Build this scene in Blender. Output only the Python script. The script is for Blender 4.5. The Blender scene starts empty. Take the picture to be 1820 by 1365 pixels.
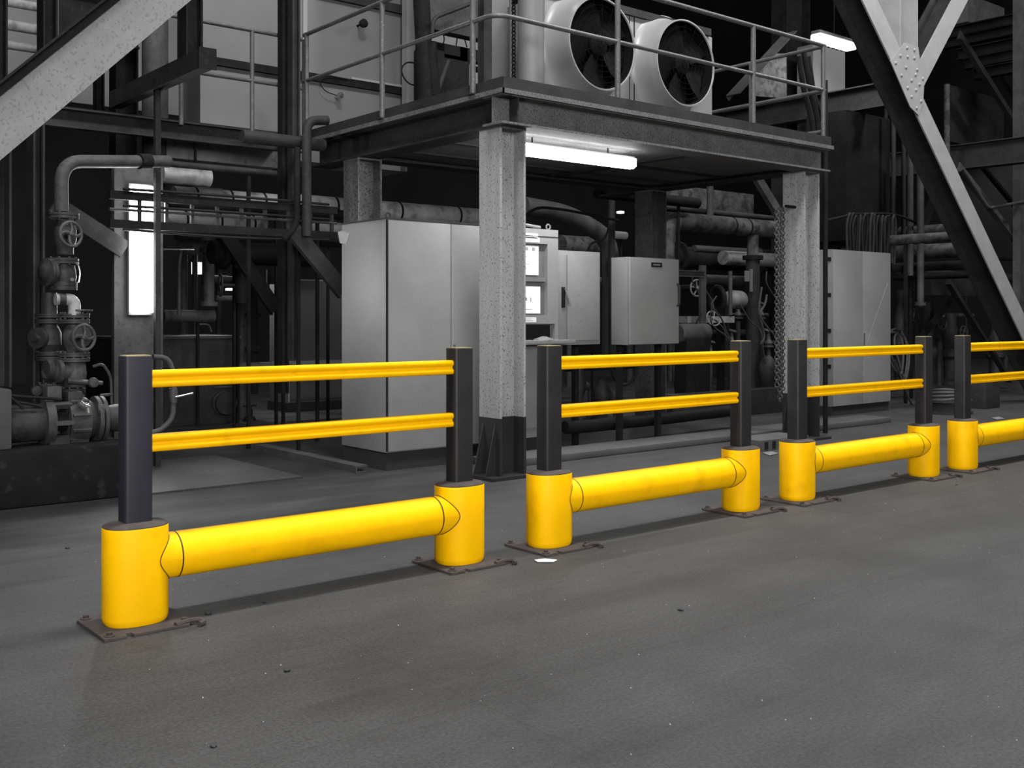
import bpy, bmesh, math, random
from mathutils import Vector, Matrix
random.seed(7)
SC = bpy.context.scene
COL = SC.collection
PI = math.pi
V = Vector

# ------------------------------------------------------------------ camera geometry
F, CX, HY, CH = 1870.0, 910.0, 561.0, 1.265
FWX, FWY = 0.636, 0.7717          # forward on the ground
RX, RY = 0.7717, -0.636           # right on the ground

def ray(x):
    a = (x - CX) / F
    return RX * a + FWX, RY * a + FWY

def onY(x, y, Y):
    dx, dy = ray(x); t = Y / dy
    return V((t * dx, Y, CH + (HY - y) / F * t))

def onX(x, y, X):
    dx, dy = ray(x); t = X / dx
    return V((X, t * dy, CH + (HY - y) / F * t))

def onZ(x, y, z=0.0):
    dx, dy = ray(x); t = (z - CH) * F / (HY - y)
    return V((t * dx, t * dy, z))

# ------------------------------------------------------------------ materials
MATS = {}
def mat(name, c, rough=.6, metal=0.0, var=.15, vs=3.0, speck=0.0, ss=60.0, speck_c=None, bump=0.0,
        streak=False, emit=None, estr=0.0, spec=.5, speck_t=.62, soft=.06):
    m = bpy.data.materials.new(name); m.use_nodes = True
    nt = m.node_tree; N = nt.nodes; L = nt.links
    b = N['Principled BSDF']
    if not isinstance(c, tuple): c = (c, c, c)
    b.inputs['Roughness'].default_value = rough
    b.inputs['Metallic'].default_value = metal
    b.inputs['Specular IOR Level'].default_value = spec
    tc = N.new('ShaderNodeTexCoord')
    mp = N.new('ShaderNodeMapping')
    if streak: mp.inputs['Scale'].default_value = (6, 6, .6)
    oi = N.new('ShaderNodeObjectInfo'); of = N.new('ShaderNodeVectorMath'); of.operation = 'MULTIPLY_ADD'
    L.new(oi.outputs['Location'], of.inputs[0]); of.inputs[1].default_value = (1.7, 1.3, .9); L.new(tc.outputs['Object'], of.inputs[2])
    OV = of.outputs[0]
    L.new(OV, mp.inputs['Vector'])
    no = N.new('ShaderNodeTexNoise'); no.inputs['Scale'].default_value = vs
    no.inputs['Detail'].default_value = 6; no.inputs['Roughness'].default_value = .65
    L.new(mp.outputs['Vector'], no.inputs['Vector'])
    rp = N.new('ShaderNodeValToRGB')
    rp.color_ramp.elements[0].position = .3; rp.color_ramp.elements[1].position = .7
    rp.color_ramp.elements[0].color = tuple(v * (1 - var) for v in c) + (1,)
    rp.color_ramp.elements[1].color = tuple(min(1, v * (1 + var)) for v in c) + (1,)
    L.new(no.outputs['Fac'], rp.inputs['Fac'])
    out = rp.outputs['Color']
    if speck > 0:
        n2 = N.new('ShaderNodeTexNoise'); n2.inputs['Scale'].default_value = ss
        n2.inputs['Detail'].default_value = 3
        L.new(OV, n2.inputs['Vector'])
        r2 = N.new('ShaderNodeValToRGB')
        r2.color_ramp.elements[0].position = speck_t; r2.color_ramp.elements[1].position = speck_t + soft
        r2.color_ramp.elements[0].color = (0, 0, 0, 1); r2.color_ramp.elements[1].color = (speck,) * 3 + (1,)
        L.new(n2.outputs['Fac'], r2.inputs['Fac'])
        mx = N.new('ShaderNodeMix'); mx.data_type = 'RGBA'
        L.new(r2.outputs['Color'], mx.inputs['Factor'])
        L.new(out, mx.inputs[6])
        sc = speck_c if speck_c is not None else tuple(v * .3 for v in c)
        if not isinstance(sc, tuple): sc = (sc,) * 3
        mx.inputs[7].default_value = sc + (1,)
        out = mx.outputs[2]
    L.new(out, b.inputs['Base Color'])
    if bump > 0:
        bp = N.new('ShaderNodeBump'); bp.inputs['Strength'].default_value = bump
        bp.inputs['Distance'].default_value = .01
        L.new(no.outputs['Fac'], bp.inputs['Height']); L.new(bp.outputs['Normal'], b.inputs['Normal'])
    if emit:
        b.inputs['Emission Color'].default_value = (emit, emit, emit, 1)
        b.inputs['Emission Strength'].default_value = estr
    MATS[name] = m
    return m

YELLOW = mat('yellow_polymer', (.93, .49, .0), .55, var=.06, vs=5, speck=.55, ss=7, speck_c=(.62, .29, .0), speck_t=.54, soft=.28, spec=.12)
YRAIL = mat('yellow_rail', (.90, .465, .0), .55, var=.05, vs=4, speck=.5, ss=12, speck_c=(.55, .26, .0), speck_t=.56, soft=.25, spec=.12)
SEAM = mat('dark_seam', (.05, .03, .01), .8)
GAP = mat('dark_gap', .015, .8, spec=.1)
POST = mat('charcoal_polymer', (.021, .0195, .020), .5, var=.18, vs=8, spec=.28)
POSTB = mat('bluish_polymer', (.022, .0215, .029), .5, var=.12, vs=8, spec=.28)
RUST = mat('rusty_plate', (.036, .027, .024), .85, var=.4, vs=9, speck=.5, ss=50, bump=.4)
CAPM = mat('dusty_cap', (.062, .052, .049), .9, var=.3, vs=14, spec=.15)
CAB = mat('cabinet_paint', .21, .5, var=.10, vs=2.6, speck=.5, ss=40, speck_c=.13, speck_t=.64)
CABD = mat('cabinet_paint_dull', .18, .5, var=.12, vs=2.6, speck=.5, ss=40, speck_c=.10, speck_t=.63)
CABK = mat('cabinet_dark_door', .045, .5, var=.15, vs=2)
PLINTH = mat('cabinet_plinth', .018, .7, var=.2)
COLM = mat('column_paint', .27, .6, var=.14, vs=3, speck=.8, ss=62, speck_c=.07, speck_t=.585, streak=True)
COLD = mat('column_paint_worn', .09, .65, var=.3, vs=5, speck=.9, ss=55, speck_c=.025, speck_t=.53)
BLACKP = mat('column_black_base', .014, .55, var=.2)
BEAM = mat('beam_steel', .10, .65, var=.25, vs=5, speck=.8, ss=70, speck_c=.03, speck_t=.54)
STEEL = mat('dark_steel', .024, .65, var=.35, vs=4, speck=.5, ss=24, speck_c=.045, speck_t=.6, spec=.22, bump=.15)
STEELK = mat('sooty_steel', .010, .75, var=.4, vs=4, spec=.12, speck=.5, ss=22, speck_c=.022, speck_t=.6)
STEELM = mat('mid_steel', .050, .6, var=.35, vs=4, speck=.5, ss=24, speck_c=.022, speck_t=.58, spec=.3, bump=.15)
RAILM = mat('handrail_steel', .075, .45, var=.25, vs=12, speck=.5, ss=40, speck_c=.2)
BRACE = mat('brace_pale_paint', .17, .65, var=.12, vs=5, speck=.6, ss=60, speck_c=.08, speck_t=.58, streak=False)
BRACER = mat('brace_grey_paint', .26, .65, var=.1, vs=5, speck=.6, ss=40, speck_c=.10, speck_t=.66)
PALE = mat('pale_sheet', .14, .5, var=.07, vs=1.6)
PALEW = mat('pale_wall', .26, .6, var=.07, vs=1.2)
CAPY = mat('cream_cap', (.30, .25, .12), .7, var=.15)
PALED = mat('pale_dirty', .16, .7, var=.3, vs=5, speck=.7, ss=18, speck_c=.06)
LAG = mat('lagging_foil', .28, .6, var=.3, vs=6, speck=.7, ss=8, speck_c=.08, speck_t=.52, soft=.15)
LAGD = mat('lagging_dirty', .065, .75, var=.45, vs=5, speck=.8, ss=9, speck_c=.018, speck_t=.48, soft=.15, spec=.2)
COLK = mat('column_paint_shaded', .035, .7, var=.4, vs=5, speck=.7, ss=50, speck_c=.012, speck_t=.52)  # column paint again, darkened to put the rear column's shade into its colour
IRON = mat('cast_iron', .026, .6, var=.45, vs=10, speck=.5, ss=40, speck_c=.055, speck_t=.62, bump=.4, spec=.35)
IRONL = mat('cast_iron_light', .050, .55, var=.45, vs=10, speck=.5, ss=40, speck_c=.02, speck_t=.58, bump=.4, spec=.35)
CHROME = mat('bright_metal', .55, .25, metal=.9, var=.1)
WHITE = mat('white_paper', .75, .6, var=.04)
PRINT = mat('grey_print', .22, .7)
BLACK = mat('black_rubber', .010, .65, var=.2, spec=.2)
FANB = mat('fan_dark', .006, .8, var=.2, spec=.1)
MESHM = mat('fan_guard_wire', .005, .8, spec=.05)
FANW = mat('fan_housing', .23, .35, var=.05, vs=2)
CONC = mat('concrete_block', .010, .9, spec=.1, var=.35, vs=3, speck=.5, ss=12, speck_c=.03, bump=.5)
KERB = mat('concrete_kerb', .055, .9, var=.2, vs=4, speck=.5, ss=25, speck_c=.05, bump=.4)
WALLK = mat('hall_wall_soot', .009, .85, var=.4, vs=.8)
LAMP = mat('lamp_diffuser', .9, .4, emit=1.0, estr=20.0)
LAMPW = mat('daylight_pane', .9, .4, emit=1.0, estr=3.0)
SCREEN = mat('screen_lit', .5, .3, emit=1.0, estr=.50)
GLASS = mat('window_glass_grey', .12, .15, var=.05)
GRIT = mat('grit_pale', .28, .8, var=.3, vs=40)
CHIP = mat('pebble_dark', .03, .9)

def floor_material():
    m = bpy.data.materials.new('concrete_floor'); m.use_nodes = True
    nt = m.node_tree; N = nt.nodes; L = nt.links
    b = N['Principled BSDF']; b.inputs['Roughness'].default_value = .72
    b.inputs['Specular IOR Level'].default_value = .35
    tc = N.new('ShaderNodeTexCoord')
    def noise(scale, det=6, r=.6, vec=None):
        n = N.new('ShaderNodeTexNoise'); n.inputs['Scale'].default_value = scale
        n.inputs['Detail'].default_value = det; n.inputs['Roughness'].default_value = r
        L.new(vec or tc.outputs['Object'], n.inputs['Vector']); return n
    def ramp(src, p0, c0, p1, c1):
        r = N.new('ShaderNodeValToRGB'); e = r.color_ramp.elements
        e[0].position = p0; e[1].position = p1
        e[0].color = (c0, c0, c0, 1); e[1].color = (c1, c1, c1, 1)
        L.new(src, r.inputs['Fac']); return r.outputs['Color']
    def mul(a, c, f=1.0):
        x = N.new('ShaderNodeMix'); x.data_type = 'RGBA'; x.blend_type = 'MULTIPLY'
        x.inputs['Factor'].default_value = f; L.new(a, x.inputs[6]); L.new(c, x.inputs[7]); return x.outputs[2]
    mp = N.new('ShaderNodeMapping'); mp.inputs['Scale'].default_value = (.35, 1.6, 1)
    mp.inputs['Rotation'].default_value = (0, 0, .1)
    L.new(tc.outputs['Object'], mp.inputs['Vector'])
    base = ramp(noise(1.1, 7).outputs['Fac'], .3, .032, .7, .046)
    st = ramp(noise(2.2, 5, .6, mp.outputs['Vector']).outputs['Fac'], .35, .82, .6, 1.0)
    c = mul(base, st)
    dk = ramp(noise(.55, 4).outputs['Fac'], .28, .72, .42, 1.0)
    c = mul(c, dk, .8)
    fine = ramp(noise(75, 4, .85).outputs['Fac'], .36, .55, .64, 1.42)
    mid = ramp(noise(9, 6, .7, mp.outputs['Vector']).outputs['Fac'], .3, .86, .7, 1.08)
    c = mul(c, mid)
    c = mul(c, fine)
    # slab joints at x = 2.13 + 4k and y = 2.77 + 4k, with a wobble
    sx = N.new('ShaderNodeSeparateXYZ'); L.new(tc.outputs['Object'], sx.inputs[0])
    wob = noise(1.5, 3)
    def joint(axis, off, per):
        a1 = N.new('ShaderNodeMath'); a1.operation = 'SUBTRACT'; L.new(sx.outputs[axis], a1.inputs[0]); a1.inputs[1].default_value = off
        w = N.new('ShaderNodeMath'); w.operation = 'MULTIPLY_ADD'; L.new(wob.outputs['Fac'], w.inputs[0]); w.inputs[1].default_value = .05; L.new(a1.outputs[0], w.inputs[2])
        pp = N.new('ShaderNodeMath'); pp.operation = 'PINGPONG'; L.new(w.outputs[0], pp.inputs[0]); pp.inputs[1].default_value = per / 2
        return ramp(pp.outputs[0], .0025, .70, .008, 1.0)
    c = mul(c, joint('X', 2.13, 8.0), .6); c = mul(c, joint('Y', 2.77, 8.0), .6)
    # hairline cracks
    vo = N.new('ShaderNodeTexVoronoi'); vo.feature = 'DISTANCE_TO_EDGE'; vo.inputs['Scale'].default_value = .42
    dv = N.new('ShaderNodeVectorMath'); dv.operation = 'MULTIPLY_ADD'
    wn = noise(1.7, 6); L.new(wn.outputs['Color'], dv.inputs[0]); dv.inputs[1].default_value = (.7, .7, 0); L.new(tc.outputs['Object'], dv.inputs[2])
    L.new(dv.outputs[0], vo.inputs['Vector'])
    c = mul(c, ramp(vo.outputs['Distance'], .002, .6, .006, 1.0), .35)
    # stain-like dark patches that paint in the fading light beside the machines
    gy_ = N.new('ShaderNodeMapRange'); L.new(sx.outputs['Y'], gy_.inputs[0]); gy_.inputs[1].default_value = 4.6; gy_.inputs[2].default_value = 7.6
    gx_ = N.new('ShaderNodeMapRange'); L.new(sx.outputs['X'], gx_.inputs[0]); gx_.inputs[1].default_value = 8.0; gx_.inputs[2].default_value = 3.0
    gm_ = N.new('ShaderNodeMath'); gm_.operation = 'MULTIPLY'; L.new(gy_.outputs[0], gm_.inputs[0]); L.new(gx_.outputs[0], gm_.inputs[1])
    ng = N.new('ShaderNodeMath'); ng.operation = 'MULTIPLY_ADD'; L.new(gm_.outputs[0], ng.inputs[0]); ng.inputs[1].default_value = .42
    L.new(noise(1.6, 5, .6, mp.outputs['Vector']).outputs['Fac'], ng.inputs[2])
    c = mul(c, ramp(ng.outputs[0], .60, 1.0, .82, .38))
    L.new(c, b.inputs['Base Color'])
    bp = N.new('ShaderNodeBump'); bp.inputs['Strength'].default_value = .25; bp.inputs['Distance'].default_value = .012
    L.new(noise(16, 6, .7).outputs['Fac'], bp.inputs['Height']); L.new(bp.outputs['Normal'], b.inputs['Normal'])
    return m
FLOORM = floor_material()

def checker_material():
    m = mat('checker_plate', .040, .6, var=.3, vs=5, speck=.8, ss=90, speck_c=.016, speck_t=.5)
    N = m.node_tree.nodes; L = m.node_tree.links
    tc = N.new('ShaderNodeTexCoord'); w = N.new('ShaderNodeTexWave'); w.inputs['Scale'].default_value = 14
    w.bands_direction = 'DIAGONAL'
    L.new(tc.outputs['Object'], w.inputs['Vector'])
    w2 = N.new('ShaderNodeTexChecker'); w2.inputs['Scale'].default_value = 50; L.new(tc.outputs['Object'], w2.inputs['Vector'])
    bp = N.new('ShaderNodeBump'); bp.inputs['Strength'].default_value = .8; bp.inputs['Distance'].default_value = .006
    L.new(w2.outputs['Fac'], bp.inputs['Height']); L.new(bp.outputs['Normal'], N['Principled BSDF'].inputs['Normal'])
    return m
CHECK = checker_material()

# ------------------------------------------------------------------ mesh builder
class MB:
    def __init__(s): s.v = []; s.f = []
    def add(s, vs, fs):
        o = len(s.v); s.v += [V(p) for p in vs]; s.f += [tuple(i + o for i in f) for f in fs]; return s
    def box(s, lo, hi, bev=0.0):
        x0, y0, z0 = lo; x1, y1, z1 = hi
        if x0 > x1: x0, x1 = x1, x0
        if y0 > y1: y0, y1 = y1, y0
        if z0 > z1: z0, z1 = z1, z0
        if bev <= 0:
            return s.add([(x0, y0, z0), (x1, y0, z0), (x1, y1, z0), (x0, y1, z0), (x0, y0, z1), (x1, y0, z1), (x1, y1, z1), (x0, y1, z1)],
                         [(0, 3, 2, 1), (4, 5, 6, 7), (0, 1, 5, 4), (1, 2, 6, 5), (2, 3, 7, 6), (3, 0, 4, 7)])
        bm = bmesh.new(); bmesh.ops.create_cube(bm, size=1)
        for v in bm.verts:
            v.co = V(((x0 + x1) / 2 + v.co.x * (x1 - x0), (y0 + y1) / 2 + v.co.y * (y1 - y0), (z0 + z1) / 2 + v.co.z * (z1 - z0)))
        bmesh.ops.bevel(bm, geom=bm.edges[:], offset=bev, segments=2, affect='EDGES', profile=.6)
        bm.verts.index_update()
        s.add([v.co.copy() for v in bm.verts], [tuple(v.index for v in f.verts) for f in bm.faces]); bm.free(); return s
    def obox(s, c, sx, sy, sz, R):
        pts = []
        for dz in (-.5, .5):
            for dx, dy in ((-.5, -.5), (.5, -.5), (.5, .5), (-.5, .5)):
                pts.append(V(c) + R @ V((dx * sx, dy * sy, dz * sz)))
        return s.add(pts, [(0, 3, 2, 1), (4, 5, 6, 7), (0, 1, 5, 4), (1, 2, 6, 5), (2, 3, 7, 6), (3, 0, 4, 7)])
    def extr(s, prof, p0, p1, side=None):
        """sweep a 2-D profile (u,v) from p0 to p1; u axis = side direction"""
        p0, p1 = V(p0), V(p1); d = (p1 - p0).normalized()
        if side is None:
            side = V((0, 0, 1)).cross(d)
            if side.length < 1e-3: side = V((1, 0, 0))
        u = V(side); u = (u - d * u.dot(d)).normalized(); w = d.cross(u)
        n = len(prof)
        a = [p0 + u * q[0] + w * q[1] for q in prof]; b = [p1 + u * q[0] + w * q[1] for q in prof]
        return s.add(a + b, [(i, (i + 1) % n, n + (i + 1) % n, n + i) for i in range(n)] + [tuple(reversed(range(n))), tuple(range(n, 2 * n))])
    def tube(s, pts, r, bend=None, seg=12, cap=True):
        pts = [V(p) for p in pts]
        if bend and len(pts) > 2:
            out = [pts[0]]
            for i in range(1, len(pts) - 1):
                a = pts[i - 1] - pts[i]; c = pts[i + 1] - pts[i]
                bd = min(bend, a.length * .49, c.length * .49)
                A = pts[i] + a.normalized() * bd; C = pts[i] + c.normalized() * bd
                for k in range(7):
                    t = k / 6
                    out.append(A * (1 - t) ** 2 + pts[i] * 2 * t * (1 - t) + C * t * t)
            out.append(pts[-1]); pts = out
        n = len(pts); dirs = []
        for i in range(n):
            d = (pts[min(i + 1, n - 1)] - pts[max(i - 1, 0)])
            dirs.append(d.normalized() if d.length > 1e-9 else V((0, 0, 1)))
        u = dirs[0].orthogonal().normalized(); vs = []; fs = []
        for i in range(n):
            u = (u - dirs[i] * u.dot(dirs[i])).normalized(); w = dirs[i].cross(u)
            rr = r[i] if isinstance(r, (list, tuple)) else r
            for k in range(seg):
                t = 2 * PI * k / seg; vs.append(pts[i] + (u * math.cos(t) + w * math.sin(t)) * rr)
        for i in range(n - 1):
            for k in range(seg):
                k2 = (k + 1) % seg; fs.append((i * seg + k, i * seg + k2, (i + 1) * seg + k2, (i + 1) * seg + k))
        if cap: fs += [tuple(reversed(range(seg))), tuple(range((n - 1) * seg, n * seg))]
        return s.add(vs, fs)
    def lathe(s, prof, o, axis=(0, 0, 1), seg=24, cap=True):
        o = V(o); d = V(axis).normalized(); u = d.orthogonal().normalized(); w = d.cross(u); vs = []; fs = []
        n = len(prof)
        for r, z in prof:
            for k in range(seg):
                t = 2 * PI * k / seg; vs.append(o + d * z + (u * math.cos(t) + w * math.sin(t)) * r)
        for i in range(n - 1):
            for k in range(seg):
                k2 = (k + 1) % seg; fs.append((i * seg + k, i * seg + k2, (i + 1) * seg + k2, (i + 1) * seg + k))
        if cap: fs += [tuple(reversed(range(seg))), tuple(range((n - 1) * seg, n * seg))]
        return s.add(vs, fs)
    def torus(s, o, axis, R, r, seg=24, ring=8, arc=(0, 2 * PI)):
        o = V(o); d = V(axis).normalized(); u = d.orthogonal().normalized(); w = d.cross(u)
        full = abs(arc[1] - arc[0] - 2 * PI) < 1e-6
        n = seg if full else seg + 1
        vs = []; fs = []
        for i in range(n):
            t = arc[0] + (arc[1] - arc[0]) * i / seg; rad = u * math.cos(t) + w * math.sin(t)
            for k in range(ring):
                q = 2 * PI * k / ring; vs.append(o + rad * (R + r * math.cos(q)) + d * r * math.sin(q))
        for i in range(seg):
            i2 = (i + 1) % n
            for k in range(ring):
                k2 = (k + 1) % ring; fs.append((i * ring + k, i2 * ring + k, i2 * ring + k2, i * ring + k2))
        return s.add(vs, fs)
    def poly(s, pts, th, n):
        """flat polygon with thickness th along n"""
        pts = [V(p) for p in pts]; n = V(n).normalized(); k = len(pts)
        return s.add(pts + [p + n * th for p in pts], [tuple(range(k)), tuple(reversed(range(k, 2 * k)))] + [(i, i + k, (i + 1) % k + k, (i + 1) % k) for i in range(k)])
    def base(s):
        xs = [p.x for p in s.v]; ys = [p.y for p in s.v]; zs = [p.z for p in s.v]
        return V(((min(xs) + max(xs)) / 2, (min(ys) + max(ys)) / 2, min(zs)))

def mesh(name, mb, m, off=V((0, 0, 0)), smooth=True):
    me = bpy.data.meshes.new(name)
    me.from_pydata([tuple(p - off) for p in mb.v], [], mb.f); me.update()
    bm = bmesh.new(); bm.from_mesh(me); bmesh.ops.recalc_face_normals(bm, faces=bm.faces[:]); bm.to_mesh(me); bm.free()
    me.materials.append(m)
    if smooth:
        me.shade_smooth(); me.set_sharp_from_angle(angle=math.radians(38))
    return me

def settag(o, label=None, cat=None, group=None, kind=None):
    if label: o['label'] = label
    if cat: o['category'] = cat
    if group: o['group'] = group
    if kind: o['kind'] = kind
    return o

class Thing:
    def __init__(s, name, label, cat, loc, group=None):
        o = bpy.data.objects.new(name, None); COL.objects.link(o); o.location = loc; o.empty_display_size = .1
        settag(o, label, cat, group, 'thing'); s.o = o; s.loc = V(loc)
    def part(s, name, mb, m, parent=None, label=None, smooth=True, kind=None):
        o = bpy.data.objects.new(name, mesh(name, mb, m, s.loc, smooth)); COL.objects.link(o)
        o.parent = parent or s.o
        if label: o['label'] = label
        if kind: o['kind'] = kind
        return o

def solo(name, label, cat, mb, m, group=None, smooth=True, kind=None):
    b = mb.base(); o = bpy.data.objects.new(name, mesh(name, mb, m, b, smooth)); COL.objects.link(o); o.location = b
    return settag(o, label, cat, group, kind or 'thing')

def struct(name, mb, m):
    b = mb.base(); o = bpy.data.objects.new(name, mesh(name, mb, m, b)); COL.objects.link(o); o.location = b
    o['kind'] = 'structure'; o['label'] = name.replace('_', ' ') + ' of the dim industrial hall'; o['category'] = name.split('_')[0]
    return o

def copy_tree(o, parent=None):
    c = o.copy(); COL.objects.link(c)
    if parent is not None: c.parent = parent
    for ch in list(o.children): copy_tree(ch, c)
    return c

def Iprof(w, h, tw=.012, tf=.018):
    """u = web normal (flange width w), v = height h"""
    a, b = w / 2, h / 2
    return [(-a, -b), (a, -b), (a, -b + tf), (tw / 2, -b + tf), (tw / 2, b - tf), (a, b - tf), (a, b), (-a, b), (-a, b - tf), (-tw / 2, b - tf), (-tw / 2, -b + tf), (-a, -b + tf)]
def Rprof(w, h): return [(-w / 2, -h / 2), (w / 2, -h / 2), (w / 2, h / 2), (-w / 2, h / 2)]
def Uprof(w, h, t=.014):
    a, b = w / 2, h / 2
    return [(-a, -b), (a, -b), (a, -b + t), (-a + t, -b + t), (-a + t, b - t), (a, b - t), (a, b), (-a, b)]
def Lprof(w, h, t=.012): return [(0, 0), (w, 0), (w, t), (t, t), (t, h), (0, h)]

def wheel(o, axis, R, r, mb=None, spokes=4, curl=.5):
    """hand wheel: rim, curved spokes, hub"""
    mb = mb or MB(); o = V(o); d = V(axis).normalized(); u = d.orthogonal().normalized(); w = d.cross(u)
    mb.torus(o, d, R, r, 28, 8)
    for k in range(spokes):
        t0 = 2 * PI * k / spokes + .3; pts = []
        for i in range(6):
            q = i / 5; t = t0 + curl * q * 1.2; rad = R * (.15 + .85 * q)
            pts.append(o + (u * math.cos(t) + w * math.sin(t)) * rad - d * (.04 * R * (1 - q)))
        mb.tube(pts, [r * 1.3, r * 1.15, r, r, r, r], seg=6)
    mb.lathe([(R * .22, -r * 1.5), (R * .22, r * 1.2), (R * .12, r * 1.8)], o, d, 12)
    return mb

# ================================================================== SETTING
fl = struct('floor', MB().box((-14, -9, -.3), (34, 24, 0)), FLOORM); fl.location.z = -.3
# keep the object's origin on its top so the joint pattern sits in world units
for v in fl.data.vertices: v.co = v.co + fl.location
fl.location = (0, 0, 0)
struct('wall_back', MB().box((-14, 21, 0), (34, 21.3, 12)), WALLK)
struct('wall_right', MB().box((30, -9, 0), (30.3, 21, 12)), WALLK)
struct('wall_left', MB().box((-14, -9, 0), (-13.7, 21, 12)), WALLK)
struct('ceiling', MB().box((-14, -9, 12), (34, 21.3, 12.2)), WALLK)

# ================================================================== BARRIERS
def superell(a, b, n=40, e=2.35):
    out = []
    for k in range(n):
        t = 2 * PI * k / n; c, s_ = math.cos(t), math.sin(t)
        out.append((a * math.copysign(abs(c) ** (2 / e), c), b * math.copysign(abs(s_) ** (2 / e), s_)))
    return out
BA, BB = .130, .106
TZ, TR, TTOP = .262, .095, .405

def loft(rings, cap=True):
    mb = MB(); n = len(rings[0]); vs = [p for r in rings for p in r]; fs = []
    for i in range(len(rings) - 1):
        for k in range(n):
            k2 = (k + 1) % n; fs.append((i * n + k, i * n + k2, (i + 1) * n + k2, (i + 1) * n + k))
    if cap: fs += [tuple(reversed(range(n))), tuple(range((len(rings) - 1) * n, len(rings) * n))]
    return mb.add(vs, fs)

def rail_profile(h=.072, w=.058):
    # two lobes with a groove along the front and the back
    half = [(-.30, .0), (-.32, .06), (-.42, .13), (-.49, .20), (-.5, .30), (-.47, .40), (-.38, .47), (-.25, .5)]
    left = [(u * w, v * h) for u, v in half]
    right = [(-u, v) for u, v in reversed(left)]
    low = [(u, -v) for u, v in reversed(left + right) if v > 0]
    return left + right + low

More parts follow.
